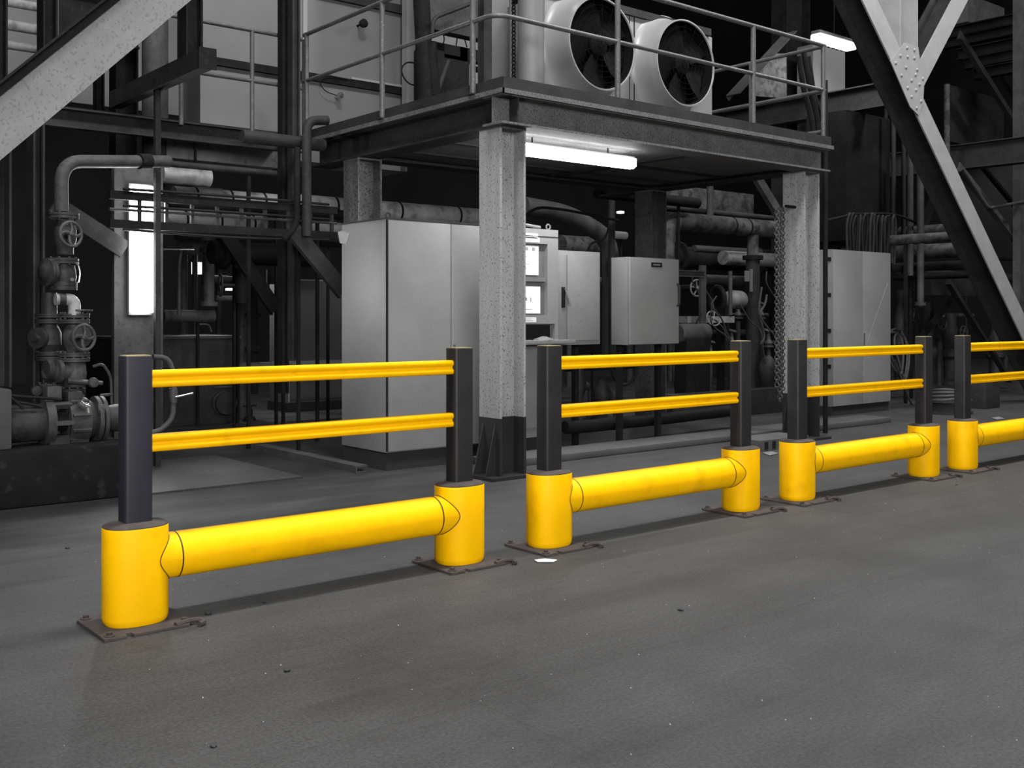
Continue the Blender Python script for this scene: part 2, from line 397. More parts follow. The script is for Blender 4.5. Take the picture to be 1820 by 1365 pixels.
def make_barrier(x0, length, label):
    Yb = 4.32
    T = Thing('safety_barrier', label, 'barrier', (x0 + length / 2, Yb, 0), 'yellow and black safety barriers in a row along the aisle')
    xa, xb = x0, x0 + length
    for xc, sgn in ((xa, 1), (xb, -1)):
        # base plate with corner slots
        mb = MB(); w = .185
        def ring(z, e):
            return [V((xc + p[0] * (1 - e), Yb + p[1] * (1 - e), z)) for p in
                    [(-w, -w), (-.10, -w), (-.095, -w + .03), (-.075, -w + .03), (-.07, -w), (w - .03, -w), (w - .02, -w + .02),
                     (w, -w + .05), (w, w - .02), (w - .02, w), (-w + .02, w), (-w, w - .03)]]
        mb = loft([ring(0, 0), ring(.010, 0), ring(.013, .01)])
        pl = T.part('base_plate', mb, RUST, label='rusty brown floor plate')
        for bx, by in ((-.155, -.15), (.15, -.14), (.15, .15), (-.15, .15)):
            T.part('bolt', MB().lathe([(.021, .010), (.021, .017), (.012, .018), (.012, .029), (.006, .031)], (xc + bx, Yb + by, 0), seg=10), RUST, pl)
        # hooked anchor lug at one corner of the plate
        lug = MB().tube([V((xc + .10, Yb - .172, .014)), V((xc + .16, Yb - .16, .018)), V((xc + .205, Yb - .165, .016)), V((xc + .215, Yb - .195, .012)), V((xc + .185, Yb - .21, .011))], .012, bend=.03, seg=8)
        T.part('anchor_lug', lug, RUST, pl)
        rings = []
        for z, k in ((.013, .93), (.022, .975), (.04, 1.0), (.2, 1.0), (TTOP - .004, 1.0), (TTOP, .985)):
            rings.append([V((xc + p[0] * k, Yb + p[1] * k, z)) for p in superell(BA, BB)])
        bo = T.part('bollard', loft(rings), YELLOW, label='yellow round bollard sleeve')
        cap = [[V((xc + p[0] * k, Yb + p[1] * k, z)) for p in superell(BA, BB)] for z, k in ((TTOP - .003, .985), (TTOP + .004, .985), (TTOP + .010, .93), (TTOP + .018, .55))]
        T.part('bollard_cap', loft(cap), CAPM, label='dusty dark cap around the post')
        # post: square tube with rounded edges and a shallow flute on each face
        a, b, r = .057, .047, .014
        pr = []
        for cx, cy, t0 in ((a - r, b - r, 0), (-a + r, b - r, PI / 2), (-a + r, -b + r, PI), (a - r, -b + r, 1.5 * PI)):
            for k in range(5):
                t = t0 + k * PI / 8; pr.append((cx + r * math.cos(t), cy + r * math.sin(t)))
        prings = [[V((xc + p[0] * k, Yb + p[1] * k, z)) for p in pr] for z, k in ((TTOP, 1), (1.094, 1), (1.099, .97))]
        po = T.part('post', loft(prings), POST)
        T.part('post_cap', MB().box((xc - .05, Yb - .04, 1.099), (xc + .05, Yb + .04, 1.103)), CAPY, po)
        # collar between tube and bollard, cut to the bollard's curve
        col_in, col_out, sm_i, sm_o = [], [], [], []
        n = 40
        for k in range(n):
            t = 2 * PI * k / n; y = TR * math.cos(t); z = TZ + TR * math.sin(t)
            xs = BA * (1 - min(.999, abs(y / BB)) ** 2.35) ** (1 / 2.35)
            col_in.append(V((xc + sgn * (xs - .02), Yb + y, z)))
            col_out.append(V((xc + sgn * (BA + .035), Yb + y, z)))
        T.part('collar', loft([col_in, col_out]), YELLOW)
        seam = MB(); k1 = TR + .0012
        def circ(dx, rr): return [V((xc + sgn * (BA + .035 + dx), Yb + rr * math.cos(2 * PI * k / n), TZ + rr * math.sin(2 * PI * k / n))) for k in range(n)]
        T.part('seam', loft([circ(-.003, k1), circ(.003, k1)], cap=False), SEAM, label='thin dark joint line')
        # dark line where collar meets the bollard
        pts = []
        for k in range(n + 1):
            t = 2 * PI * k / n; y = (TR + .001) * math.cos(t); z = TZ + (TR + .001) * math.sin(t)
            xs = BA * (1 - min(.999, abs(y / BB)) ** 2.35) ** (1 / 2.35)
            pts.append(V((xc + sgn * (xs + .001), Yb + y, z)))
        T.part('seam', MB().tube(pts, .0022, seg=5, cap=False), SEAM, label='thin dark joint line')
    xt0, xt1 = xa + BA + .036, xb - BA - .036
    mb = MB().lathe([(TR - .004, 0), (TR, .004), (TR, (xt1 - xt0) * .5), (TR, xt1 - xt0 - .004), (TR - .004, xt1 - xt0)], (xt0, Yb, TZ), (1, 0, 0), 40)
    T.part('tube', mb, YELLOW, label='thick yellow horizontal bumper tube')
    for z in (1.003, .737):
        p = rail_profile()
        r0, r1 = xa + .045, xb - .045
        rings = []
        for x, k in ((r0, .96), (r0 + .006, 1), (r1 - .006, 1), (r1, .96)):
            rings.append([V((x, Yb + u * k, z + v * k)) for u, v in p])
        T.part('rail', loft(rings), YRAIL, label='grooved yellow handrail')
    return T

B0, BL, BG = 1.555, 1.657, .612
bar = make_barrier(B0, BL, 'nearest yellow safety barrier, at the left, with a bluish front post')
labels = ['second yellow safety barrier from the left, in front of the control cabinet and wall boxes',
          'third yellow safety barrier from the left, in front of the pale double door cabinet',
          'farthest yellow safety barrier, cut off by the right edge of the photo']
for i, lb in enumerate(labels):
    c = copy_tree(bar.o); c.location.x += (BL + BG) * (i + 1); c['label'] = lb
# the nearest post is of a bluer plastic
p0 = [ch for ch in bar.o.children if ch.name.split('.')[0] == 'post'][0]
p0.data = p0.data.copy(); p0.data.materials[0] = POSTB; p0['label'] = 'bluish grey square post'

# ================================================================== PLATFORM
XL, YF = 5.08, 6.31
P = Thing('steel_platform', 'steel mezzanine platform on four columns above the pale cabinets', 'platform', (7.1, 7.5, 0))
def hcolumn(x, y, m, ztop=2.73, gus=True, base=True):
    c = V((x + .13, y + .13, 0))
    o = P.part('column', MB().extr(Iprof(.26, .26, .014, .02), (c.x, c.y, 0), (c.x, c.y, ztop), (0, 1, 0)), m, label=None)
    if base:
        P.part('painted_base', MB().extr(Iprof(.266, .266, .02, .026), (c.x, c.y, .0), (c.x, c.y, .47), (0, 1, 0)), BLACKP, o, label='black painted foot of the column')
        P.part('foot_plate', MB().box((x - .12, y - .06, 0), (x + .38, y + .32, .025)), BLACKP, o)
        g = MB().poly([(x, y + .05, .025), (x - .10, y + .05, .025), (x, y + .05, .44)], .012, (0, 1, 0))
        g.poly([(x, y + .2, .025), (x - .10, y + .2, .025), (x, y + .2, .44)], .012, (0, 1, 0))
        P.part('gusset', g, BLACKP, o)
    P.part('head_plate', MB().box((x - .002, y - .002, ztop - .016), (x + .262, y + .262, ztop)), BEAM, o)
    return o
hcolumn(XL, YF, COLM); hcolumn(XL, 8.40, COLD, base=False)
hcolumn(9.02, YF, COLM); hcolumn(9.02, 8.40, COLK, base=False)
P.part('beam', MB().extr(Iprof(.24, .235, .014, .018), (5.02, 6.33, 2.848), (9.32, 6.33, 2.848), (0, 1, 0)), BEAM, label='long front beam')
P.part('beam', MB().extr(Iprof(.24, .235, .014, .018), (5.19, 6.22, 2.846), (5.19, 9.3, 2.846), (1, 0, 0)), STEEL, label='dark left side beam')
P.part('beam', MB().extr(Iprof(.24, .235, .014, .018), (9.17, 6.46, 2.846), (9.17, 9.3, 2.846), (1, 0, 0)), STEEL)
P.part('beam', MB().extr(Iprof(.24, .235, .014, .018), (5.32, 8.53, 2.846), (9.05, 8.53, 2.846), (0, 1, 0)), STEEL)
for yy in (7.05, 7.8):
    P.part('joist', MB().extr(Uprof(.07, .16), (5.32, yy, 2.88), (9.05, yy, 2.88), (0, 1, 0)), STEEL)
for xx in (6.4, 7.75):
    P.part('joist', MB().extr(Uprof(.07, .13), (xx, 6.46, 2.895), (xx, 8.40, 2.895), (1, 0, 0)), STEEL)
P.part('deck', MB().box((5.02, 6.20, 2.966), (9.34, 9.3, 2.99)), BEAM)
P.part('soffit', MB().box((5.21, 6.36, 2.775), (9.15, 8.50, 2.785)), BEAM, label='speckled grey soffit sheet above the lamp')
for yy in (7.35, 8.0):
    P.part('batten', MB().box((5.3, yy, 2.755), (9.05, yy + .05, 2.775)), STEEL)
P.part('batten', MB().box((7.45, 6.5, 2.75), (7.55, 8.4, 2.775)), STEEL)
tb = MB().box((5.03, 6.205, 2.99), (9.33, 6.217, 3.085)); tb.box((5.03, 6.217, 2.99), (5.042, 9.3, 3.085)); tb.box((9.318, 6.217, 2.99), (9.33, 9.3, 3.085))
P.part('toe_board', tb, STEEL)
P.part('edge_angle', MB().box((5.0, 6.18, 2.955), (9.34, 6.2, 2.992)).box((4.995, 6.18, 2.955), (5.02, 9.3, 2.992)), BEAM)

# railing of the platform
RT = Thing('guard_railing', 'tubular handrail around the front and left edges of the platform', 'railing', (6.5, 6.26, 2.99))
rt = .021
zt, zm = 4.02, 3.565
RT.part('top_rail', MB().tube([(5.0, 9.28, zt), (5.0, 6.26, zt), (9.3, 6.26, zt)], rt, bend=.15), RAILM)
RT.part('mid_rail', MB().tube([(5.0, 9.28, zm), (5.0, 6.26, zm), (9.3, 6.26, zm)], rt * .9, bend=.15), RAILM)
for (x, y) in ((5.0, 9.23), (5.0, 7.86), (5.0, 6.55), (6.31, 6.26), (8.13, 6.26), (9.27, 6.26)):
    po = RT.part('post', MB().tube([(x, y, 2.99), (x, y, zt)], .024), RAILM)
    RT.part('foot', MB().box((x - .04, y - .04, 2.99), (x + .04, y + .04, 3.0)), STEEL, po)
RT2 = Thing('guard_railing', 'tubular handrail at the far right end of the platform, near the ladder', 'railing', (9.3, 7.6, 2.99))
for z in (zt, zm, 3.15):
    RT2.part('rail', MB().tube([(9.31, 6.30, z), (9.31, 9.2, z)], .02), RAILM)
for y in (7.2, 8.2, 9.2):
    RT2.part('post', MB().tube([(9.31, y, 2.99), (9.31, y, zt)], .022), RAILM)

# stout post behind the corner railing post
solo('steel_post', 'dark square steel post just behind the railing corner of the platform', 'post',
     MB().box((5.12, 6.56, 2.99), (5.2, 6.64, 5.2)), STEEL)

# lamp under the platform
LT = Thing('fluorescent_lamp', 'lit fluorescent lamp under the front edge of the platform', 'lamp', (6.24, 6.76, 2.63))
LT.part('housing', MB().box((5.46, 6.735, 2.70), (7.02, 6.805, 2.725), .006), PALE)
LT.part('diffuser', loft([[V((x, 6.77 + s_ * y, z)) for y, z in ((-.075 * k, 2.70), (-.07 * k, 2.635), (-.03 * k, 2.615), (.03 * k, 2.615), (.07 * k, 2.635), (.075 * k, 2.70))] for x, k, s_ in ((5.47, .8, 1), (5.50, 1, 1), (6.98, 1, 1), (7.01, .8, 1))]), LAMP, label='glowing white diffuser')
for x in (5.8, 6.7):
    LT.part('hanger', MB().tube([(x, 6.77, 2.725), (x, 6.77, 2.776)], .008, seg=6), STEEL)

# ================================================================== CABINETS
def door_panel(x0, x1, y, z0, z1, th=.02): return MB().box((x0, y - th, z0), (x1, y, z1), .004)
K = Thing('electrical_cabinet', 'big pale double door electrical cabinet with a dented left side behind the nearest barrier', 'cabinet', (5.28, 7.6, 0))
cx0, cx1, cy0, cy1 = 4.64, 5.93, 7.24, 7.94
K.part('plinth', MB().box((cx0 + .015, cy0 + .02, .0), (cx1 - .02, cy1, .15)), PLINTH, label='dark plinth')
body = MB().box((cx0, cy0, .15), (cx1, cy1, 2.05), .005)
K.part('body', body, CAB)
K.part('corner_seam', MB().box((cx0 + .001, cy0 - .012, .16), (cx0 + .013, cy0 + .001, 2.045)), GAP, label='dark gap along the corner')
K.part('door', door_panel(cx0 + .014, 5.277, cy0, .16, 2.04), CAB)
d2 = K.part('door', door_panel(5.285, cx1 - .005, cy0, .16, 2.04), CAB)
K.part('lock_plate', MB().box((5.30, cy0 - .026, .86), (5.325, cy0 - .02, 1.02), .002), CHROME, d2)
K.part('keyhole', MB().lathe([(.006, 0), (.006, .004)], (5.3125, cy0 - .026, .91), (0, -1, 0), 8), BLACK, d2)
# dented flap at the top of the side
fl_ = MB().poly([(cx0 - .003, cy1 - .02, 2.0), (cx0 - .035, cy1 + .005, 1.985), (cx0 - .015, cy1 + .006, 1.89), (cx0 - .003, cy1 - .08, 1.88), (cx0 - .003, cy1 - .14, 1.97)], .008, (1, 0, 0))
K.part('dented_panel', fl_, CAB, label='bent out top corner of the side panel')
K.part('lifting_eye', MB().torus((cx0 + .06, cy0 + .06, 2.085), (0, 1, 0), .022, .007, 14, 6), STEEL)
K.part('roof', MB().box((cx0 - .004, cy0 - .01, 2.05), (cx1, cy1 + .004, 2.062)), STEEL)

# console cabinet with screens behind a glazed door
H = Thing('control_console', 'pale control console with two lit screens behind a glass door', 'cabinet', (6.22, 7.5, 0))
hx0, hx1, hy = 5.94, 6.52, 7.24
H.part('plinth', MB().box((hx0 + .02, hy + .05, 0), (hx1, 7.75, .16)), PLINTH)
lowd = MB().box((hx0, hy, .16), (6.50, 7.75, 1.0), .005)
H.part('lower_body', lowd, CABD)
H.part('lower_door', MB().box((hx0 + .01, hy - .018, .25), (6.49, hy, .99), .003), CABD)
ub = MB().box((hx0, 7.30, 1.0), (hx1, 7.75, 2.055)); ub.box((hx0, hy, 1.92), (hx1, 7.30, 2.055)); ub.box((hx0, hy, 1.19), (hx1, 7.30, 1.27)); ub.box((hx1 - .13, hy, 1.27), (hx1, 7.30, 1.92)); ub.box((hx0, hy, 1.27), (hx0 + .05, 7.30, 1.92))
ub.box((hx1 - .04, hy, 1.0), (hx1, 7.30, 1.19))
H.part('body', ub, CAB)
H.part('backing', MB().box((hx0 + .05, 7.285, 1.27), (hx1 - .13, 7.30, 1.92)), GLASS, label='grey recessed panel behind the screens')
H.part('mid_bar', MB().box((hx0 + .05, 7.245, 1.575), (hx1 - .15, 7.29, 1.615)), PALE)
s1 = H.part('screen', MB().box((6.05, 7.262, 1.635), (6.30, 7.283, 1.90)), SCREEN, label='lit upper screen')
pr = MB()
for k in range(3): pr.box((6.06 + .08 * k, 7.260, 1.855), (6.06 + .08 * k + .035, 7.262, 1.885))
for k in range(5): pr.box((6.07, 7.260, 1.66 + .035 * k), (6.13 + .03 * (k % 3), 7.262, 1.664 + .035 * k))
H.part('screen_graphics', pr, PRINT, s1)
s2 = H.part('screen', MB().box((6.05, 7.262, 1.285), (6.32, 7.283, 1.53)), SCREEN, label='lit lower screen')
pr = MB().box((6.13, 7.260, 1.40), (6.16, 7.262, 1.43)).box((6.20, 7.260, 1.39), (6.21, 7.262, 1.43)).box((6.12, 7.260, 1.32), (6.22, 7.262, 1.325))
H.part('screen_graphics', pr, PRINT, s2)
H.part('glass_door', MB().box((hx0 + .05, 7.246, 1.27), (hx0 + .053, 7.25, 1.28)), GLASS)
for (z, x1) in ((1.965, 6.27), (1.875 + .055, 6.29), (1.205, 6.25)):
    lb = H.part('label_plate', MB().box((6.06, hy - .004, z), (x1, hy, z + .045)), WHITE)
    H.part('print', MB().box((6.09, hy - .005, z + .012), (x1 - .04, hy - .004, z + .016)).box((6.09, hy - .005, z + .028), (x1 - .06, hy - .004, z + .032)), PRINT, lb)
H.part('keyboard_tray', MB().box((hx0, 7.04, 1.01), (6.56, 7.26, 1.045), .006), CAB)
H.part('tray_recess', MB().box((hx0 + .02, 7.295, 1.03), (hx1 - .05, 7.302, 1.18)), BLACK)
H.part('top_rim', MB().box((hx0, hy - .006, 1.985), (hx1, hy, 1.99)), GAP)
H.part('lifting_eye', MB().torus((hx1 - .07, 7.30, 2.085), (0, 1, 0), .024, .008, 14, 6), PALE)
solo('crumpled_rag', 'crumpled pale rag lying on the tray of the control console', 'rag', MB().lathe([(.10, 0), (.09, .012), (.06, .02), (.02, .034), (.005, .035)], (6.25, 7.13, 1.045), seg=7), PALED)
solo('tube_offcut', 'short pale tube lying on top of the control console', 'tube', MB().tube([(6.15, 7.29, 2.09), (6.34, 7.29, 2.073)], .016, seg=8), PALE)

# wall box with lever handle
W = Thing('wall_box', 'pale wall box with a black lever handle next to the control console', 'cabinet', (6.85, 7.5, .99))
wx0, wx1, wy = 6.53, 7.10, 7.28
W.part('body', MB().box((wx0, wy, .99), (wx1, 7.52, 1.875), .006), CAB)
wd = W.part('door', MB().box((6.66, wy - .018, 1.03), (wx1 - .03, wy, 1.835), .004), CAB)
W.part('side_panel', MB().box((wx0 + .01, wy - .012, 1.03), (6.652, wy, 1.835), .003), CAB)
W.part('lever_plate', MB().box((6.585, wy - .026, 1.34), (6.625, wy - .012, 1.53), .003), BLACK, wd)
W.part('lever', MB().tube([(6.605, wy - .04, 1.52), (6.66, wy - .06, 1.36)], .009, seg=8), CHROME, wd)
W.part('stand_leg', MB().box((6.9, 7.42, 0), (6.95, 7.47, .99)), STEELK)
W.part('stand_leg', MB().box((6.6, 7.42, 0), (6.65, 7.47, .99)), STEELK)
# second box
Bx = Thing('wall_box', 'pale box with a nameplate and a right hand door handle, left of the dark pipes', 'cabinet', (7.56, 7.12, .99))
bx0, bx1, by0, by1 = 7.21, 7.905, 7.0, 7.24
Bx.part('body', MB().box((bx0, by0 + .02, .985), (bx1, by1, 1.825), .006), CABD)
bd = Bx.part('door', MB().box((bx0 + .004, by0 - .012, .99), (bx1 - .004, by0 + .016, 1.82), .005), CAB)
Bx.part('handle', MB().tube([(bx1 - .03, by0 - .012, 1.36), (bx1 - .03, by0 - .045, 1.38), (bx1 - .03, by0 - .045, 1.56), (bx1 - .03, by0 - .012, 1.58)], .010, bend=.02, seg=8), STEEL, bd)
npz = Bx.part('nameplate', MB().box((7.50, by0 - .018, 1.735), (7.65, by0 - .012, 1.78), .002), BLACK, bd)
Bx.part('nameplate_text', MB().box((7.525, by0 - .0195, 1.75), (7.625, by0 - .018, 1.765)), PALE, npz)
for x in (bx0 + .05, bx1 - .1):
    Bx.part('stand_leg', MB().box((x, by1 - .06, 0), (x + .05, by1 - .01, .985)), STEELK)
# right double cabinet
Rk = Thing('electrical_cabinet', 'pale tall double door cabinet right of the pale column, marked by a long crease', 'cabinet', (12.17, 7.9, 0))
rx0, rxm, rx1, ry = 11.5, 12.165, 12.83, 7.64
Rk.part('plinth', MB().box((rx0, ry + .01, 0), (rx1, 8.2, .12)), PLINTH)
Rk.part('body', MB().box((rx0, ry, .12), (rx1, 8.2, 2.10), .006), CABD)
Rk.part('door', MB().box((rx0 + .004, ry - .02, .125), (rxm - .004, ry, 2.095), .004), CAB)
rd = Rk.part('door', MB().box((rxm + .004, ry - .02, .125), (rx1 - .004, ry, 2.095), .004), CAB)
Rk.part('lock_plate', MB().box((rxm + .012, ry - .027, .88), (rxm + .04, ry - .02, 1.04), .002), CHROME, rd)
Rk.part('crease', MB().tube([(rx1 - .07, ry - .019, 1.7), (rxm + .28, ry - .019, 1.2), (rxm + .06, ry - .019, .85)], .006, bend=.2, seg=6), CABD, rd)
for z in (.6, 1.05, 1.5, 1.95):
    Rk.part('hinge', MB().box((rx0 - .012, ry + .01, z), (rx0, ry + .05, z + .05)), BLACK)
# small dark cabinet far left
D = Thing('electrical_cabinet', 'dark cabinet with a pale left side far behind, left of the big pale cabinet', 'cabinet', (6.95, 12.8, 0))
D.part('plinth', MB().box((6.48, 12.48, 0), (7.5, 13.05, .12)), PLINTH)
D.part('body', MB().box((6.5, 12.5, .12), (7.5, 13.03, 1.745), .006), CABD)
dd = D.part('door', MB().box((6.53, 12.478, .14), (7.48, 12.5, 1.73), .005), CABK)
D.part('latch', MB().box((6.58, 12.465, .85), (6.61, 12.478, 1.05)), BLACK, dd)
D.part('switch', MB().box((6.488, 12.66, 1.36), (6.5, 12.88, 1.42)), BLACK, label='row of black switches')
D.part('label_plate', MB().box((6.494, 12.72, 1.45), (6.5, 12.82, 1.56)), WHITE)

# ================================================================== KERBS, PLATES
solo('concrete_kerb', 'low concrete kerb slab under the wall boxes along the aisle', 'kerb', MB().box((5.46, 6.76, 0), (11.4, 7.165, .062), .012), KERB)
solo('steel_channel', 'steel edging strip lying on the floor left of the big pale cabinet', 'edging', MB().extr(Uprof(.11, .06), (4.45, 7.30, .03), (4.45, 9.1, .03), (1, 0, 0)), STEELM)
solo('checker_plate', 'checker plate floor cover behind the left end of the nearest barrier', 'floor plate', MB().box((2.75, 7.35, 0), (3.95, 9.0, .014)), CHECK)
solo('concrete_block', 'long concrete plinth under the pump and valves at the left', 'plinth', MB().box((-1.6, 7.38, 0), (2.66, 10.2, .375), .03), CONC)

# ================================================================== FAN UNIT
Fu = Thing('fan_unit', 'pale air cooler with two big round fans on the platform', 'air cooler', (7.6, 7.3, 2.99))
def fx(x, y, Y=7.02): return onY(x, y, Y)
a = fx(968, 150); b_ = fx(1266, 210)
fz0, fz1 = 3.0, 4.12
fy = 7.02
Fu.part('housing', MB().box((a.x, fy, fz0), (b_.x, 7.9, fz1), .01), FANW)
xm = fx(1127, 60).x
Fu.part('seam', MB().box((xm - .006, fy - .004, fz0), (xm + .006, fy, fz1)), GAP)
Fu.part('seam', MB().box((fx(1119, 60).x - .004, fy - .004, fz0), (fx(1119, 60).x + .004, fy, fz1)), GAP)
Fu.part('top_channel', MB().box((a.x, fy - .03, fz1), (b_.x - .05, fy + .3, fz1 + .07)), STEEL)
Fu.part('nameplate', MB().box((fx(1190, 35).x, fy - .006, 4.06), (fx(1205, 35).x, fy, 4.10)), STEELM)
Fu.part('sticker', MB().box((fx(1205, 35).x, fy - .006, 4.06), (fx(1212, 35).x, fy, 4.10)), WHITE)
for (px, py) in ((1072, 78), (1220, 112)):
    yr = fy - .26
    c = onY(px, py, yr); R0 = .405
    prof = [(R0 + .105, 0), (R0 + .085, .012), (R0 + .055, .045), (R0 + .032, .10), (R0 + .018, .18), (R0 + .012, .26), (R0, .262), (R0 - .006, .25)]
    sh = MB().lathe(prof, (c.x, fy, c.z), (0, -1, 0), 56, cap=False)
    so = Fu.part('fan_shroud', sh, FANW)
    Fu.part('fan_lining', MB().lathe([(R0 - .004, 0), (R0 - .004, .252)], (c.x, fy, c.z), (0, -1, 0), 48, cap=False), FANB, so)
    Fu.part('fan_back', MB().lathe([(R0 - .005, 0), (R0 - .005, .02)], (c.x, fy + .0, c.z), (0, -1, 0), 48), FANB, so)
    gd = MB()
    for k in range(1, 9): gd.torus((c.x, yr + .01, c.z), (0, 1, 0), R0 * k / 8.2, .002, 40, 5)
    for k in range(8):
        t = PI * k / 8; gd.tube([(c.x - R0 * math.cos(t), yr + .014, c.z - R0 * math.sin(t)), (c.x + R0 * math.cos(t), yr + .014, c.z + R0 * math.sin(t))], .002, seg=5)
    Fu.part('fan_guard', gd, MESHM, so)
    bl = MB()
    for k in range(5):
        t = 2 * PI * k / 5 + .4; R_ = Matrix.Rotation(t, 3, 'Y'); pts = []
        for (rr, w0, tw) in ((.10, .09, .05), (.22, .15, .04), (.36, .17, .025)):
            for s_ in (-1, 1): pts.append(V((c.x, yr + .10, c.z)) + R_ @ V((rr, s_ * tw, s_ * w0)))
        bl.add(pts, [(0, 2, 3, 1), (2, 4, 5, 3)])
    bl.lathe([(.10, -.08), (.10, .05), (.06, .07)], (c.x, yr + .10, c.z), (0, -1, 0), 18)
    Fu.part('fan_rotor', bl, FANB, so)

# ducts next to the fan unit
def vcyl(name, label, cat, x0, x1, Y, z0, z1, m, seg=28):
    a = onY(x0, 0, Y); b = onY(x1, 0, Y); c = (a + b) / 2
    d = V(ray((x0 + x1) / 2)).to_3d() if False else None
    dx, dy = ray((x0 + x1) / 2); t = Y / dy
    r = (x1 - x0) / 2 * t / F
    return solo(name, label, cat, MB().lathe([(r, 0), (r, z1 - z0)], (c.x, Y, z0), (0, 0, 1), seg), m)
vcyl('vertical_duct', 'pale round duct standing on the platform left of the fan unit', 'duct', 920, 967, 6.75, 2.99, 5.6, PALE)
solo('narrow_cabinet', 'narrow pale panel behind the railing corner, left of the round duct', 'panel', MB().box((onY(873, 0, 7.4).x, 7.4, 2.99), (onY(903, 0, 7.4).x, 7.6, 5.5), .005), PALE)
ch = MB()
cpt = onY(913, 0, 7.0)
z = 3.0; k = 0
while z < 5.3:
    ch.torus((cpt.x, 7.0, z), (1, 0, 0) if k % 2 else (0, 1, 0), .020, .006, 10, 5); z += .032; k += 1
solo('hanging_chain', 'dark hoist chain hanging between the narrow panel and the round duct', 'chain', ch, STEELK)
solo('conduit_pipe', 'thin pale conduit beside the hoist chain on the platform', 'pipe', MB().tube([onY(908, 150, 7.1), V((onY(908, 0, 7.1).x, 7.1, 5.4))], .012), PALE)

# ================================================================== PALE HOUSING (rear left, upper level)
HYp = 10.3
hx_a = onY(356, 0, HYp).x; hx_b = onY(722, 0, HYp).x
back = onX(326, 0, hx_a).y
Hs = Thing('machine_housing', 'large pale sheet metal housing on the upper walkway behind the railings', 'housing', ((hx_a + hx_b) / 2, HYp + .5, 2.95))
Hs.part('body', MB().box((hx_a, HYp, 2.95), (hx_b, back, 5.9)), PALE)
zj = onY(566, 138, HYp).z
Hs.part('joint_strip', MB().box((hx_a, HYp - .05, zj - .05), (hx_b, HYp, zj + .03)), STEELK, label='dark ledge across the panels')
xj = onY(541, 100, HYp).x
Hs.part('corner_trim', MB().box((xj - .02, HYp - .012, 2.95), (xj + .03, HYp, 5.9)), PALEW)
Hs.part('edge_strip', MB().box((onY(712, 0, HYp).x, HYp - .02, 2.95), (hx_b, HYp, 5.9)), STEELM)
zt2 = onY(600, 2, HYp).z
Hs.part('top_strip', MB().box((xj, HYp - .05, zt2), (hx_b, HYp, zt2 + .1)), STEEL)
Hs.part('light_strip', MB().box((onY(620, 140, HYp).x, HYp - .06, zj + .03), (onY(711, 140, HYp).x, HYp - .045, zj + .055)), PALEW, label='pale perforated strip on the ledge')
c = onY(645, 42, HYp - .12)
Hs.part('knob', MB().lathe([(.012, 0), (.012, .10), (.045, .11), (.05, .15), (.03, .17)], (c.x, HYp, c.z), (0, -1, 0), 16), STEELK)
c = onY(605, 170, HYp - .1)
Hs.part('sensor', MB().lathe([(.02, 0), (.02, .06), (.035, .07), (.035, .12), (.02, .14)], (c.x, HYp, c.z), (0, -1, 0), 14), CHROME, label='shiny round sensor')
Hs.part('cable', MB().tube([onY(619, 141, HYp - .06), onY(580, 133, HYp - .08), onY(566, 145, HYp - .08), onY(578, 163, HYp - .08), onY(600, 170, HYp - .08)], .006, bend=.1, seg=6), BLACK)

# walkway to the left
Wk = Thing('walkway', 'upper walkway with railing in front of the pale housing, left of the platform', 'walkway', (3.4, 9.4, 2.9))
xl = onY(60, 210, 9.3).x
Wk.part('beam', MB().extr(Uprof(.09, .17), (xl - 1.5, 9.34, 2.95), (5.0, 9.34, 2.95), (0, -1, 0)), STEEL)
Wk.part('deck', MB().box((xl - 1.5, 9.34, 3.03), (5.0, 10.28, 3.05)), STEELK)
rw = Thing('guard_railing', 'tubular handrail along the walkway in front of the pale housing', 'railing', (3.8, 9.3, 3.05))
for z in (3.98, 3.50):
    rw.part('rail', MB().tube([(onY(300, 0, 9.3).x, 9.3, z), (4.98, 9.3, z)], .02), RAILM)
for px in (322, 448, 540):
    xx = onY(px, 100, 9.3).x
    rw.part('post', MB().tube([(xx, 9.3, 3.0), (xx, 9.3, 3.98)], .021), RAILM)

def post_px(name, label, cat, x0, x1, y0, y1, Y, m, dep=None, prof='box', group=None):
    """upright member: pixel columns x0..x1 on plane Y, y0 (top) .. y1 (bottom)"""
    a = onY(x0, y1, Y); b = onY(x1, y0, Y); w = b.x - a.x; dep = dep or w
    z0, z1 = max(0, min(a.z, b.z)), max(a.z, b.z)
    mb = MB()
    if prof == 'box': mb.box((a.x, Y, z0), (b.x, Y + dep, z1))
    elif prof == 'H': mb.extr(Iprof(dep, w, .012, .016), ((a.x + b.x) / 2, Y + dep / 2, z0), ((a.x + b.x) / 2, Y + dep / 2, z1), (0, 1, 0))
    return solo(name, label, cat, mb, m, group)

post_px('steel_column', 'dark upright behind the handrail left of the platform, left one of a close pair', 'column', 502, 514, -20, 700, 9.15, STEELK, .1, 'H')
post_px('steel_column', 'dark upright behind the handrail left of the platform, right one of a close pair', 'column', 520, 534, -20, 640, 9.05, STEEL, .1, 'H')
post_px('steel_column', 'dark column cut by the top edge between the left brace and the pale housing', 'column', 331, 361, -20, 100, 8.8, STEELK, .2, 'H')

# pipes hung under the walkway near the platform
def pipe(name, label, cat, pts, r, m, bend=None, seg=12, group=None):
    return solo(name, label, cat, MB().tube(pts, r, bend, seg), m, group)
def ppx(pts, Y): return [onY(x, y, Y) for x, y in pts]

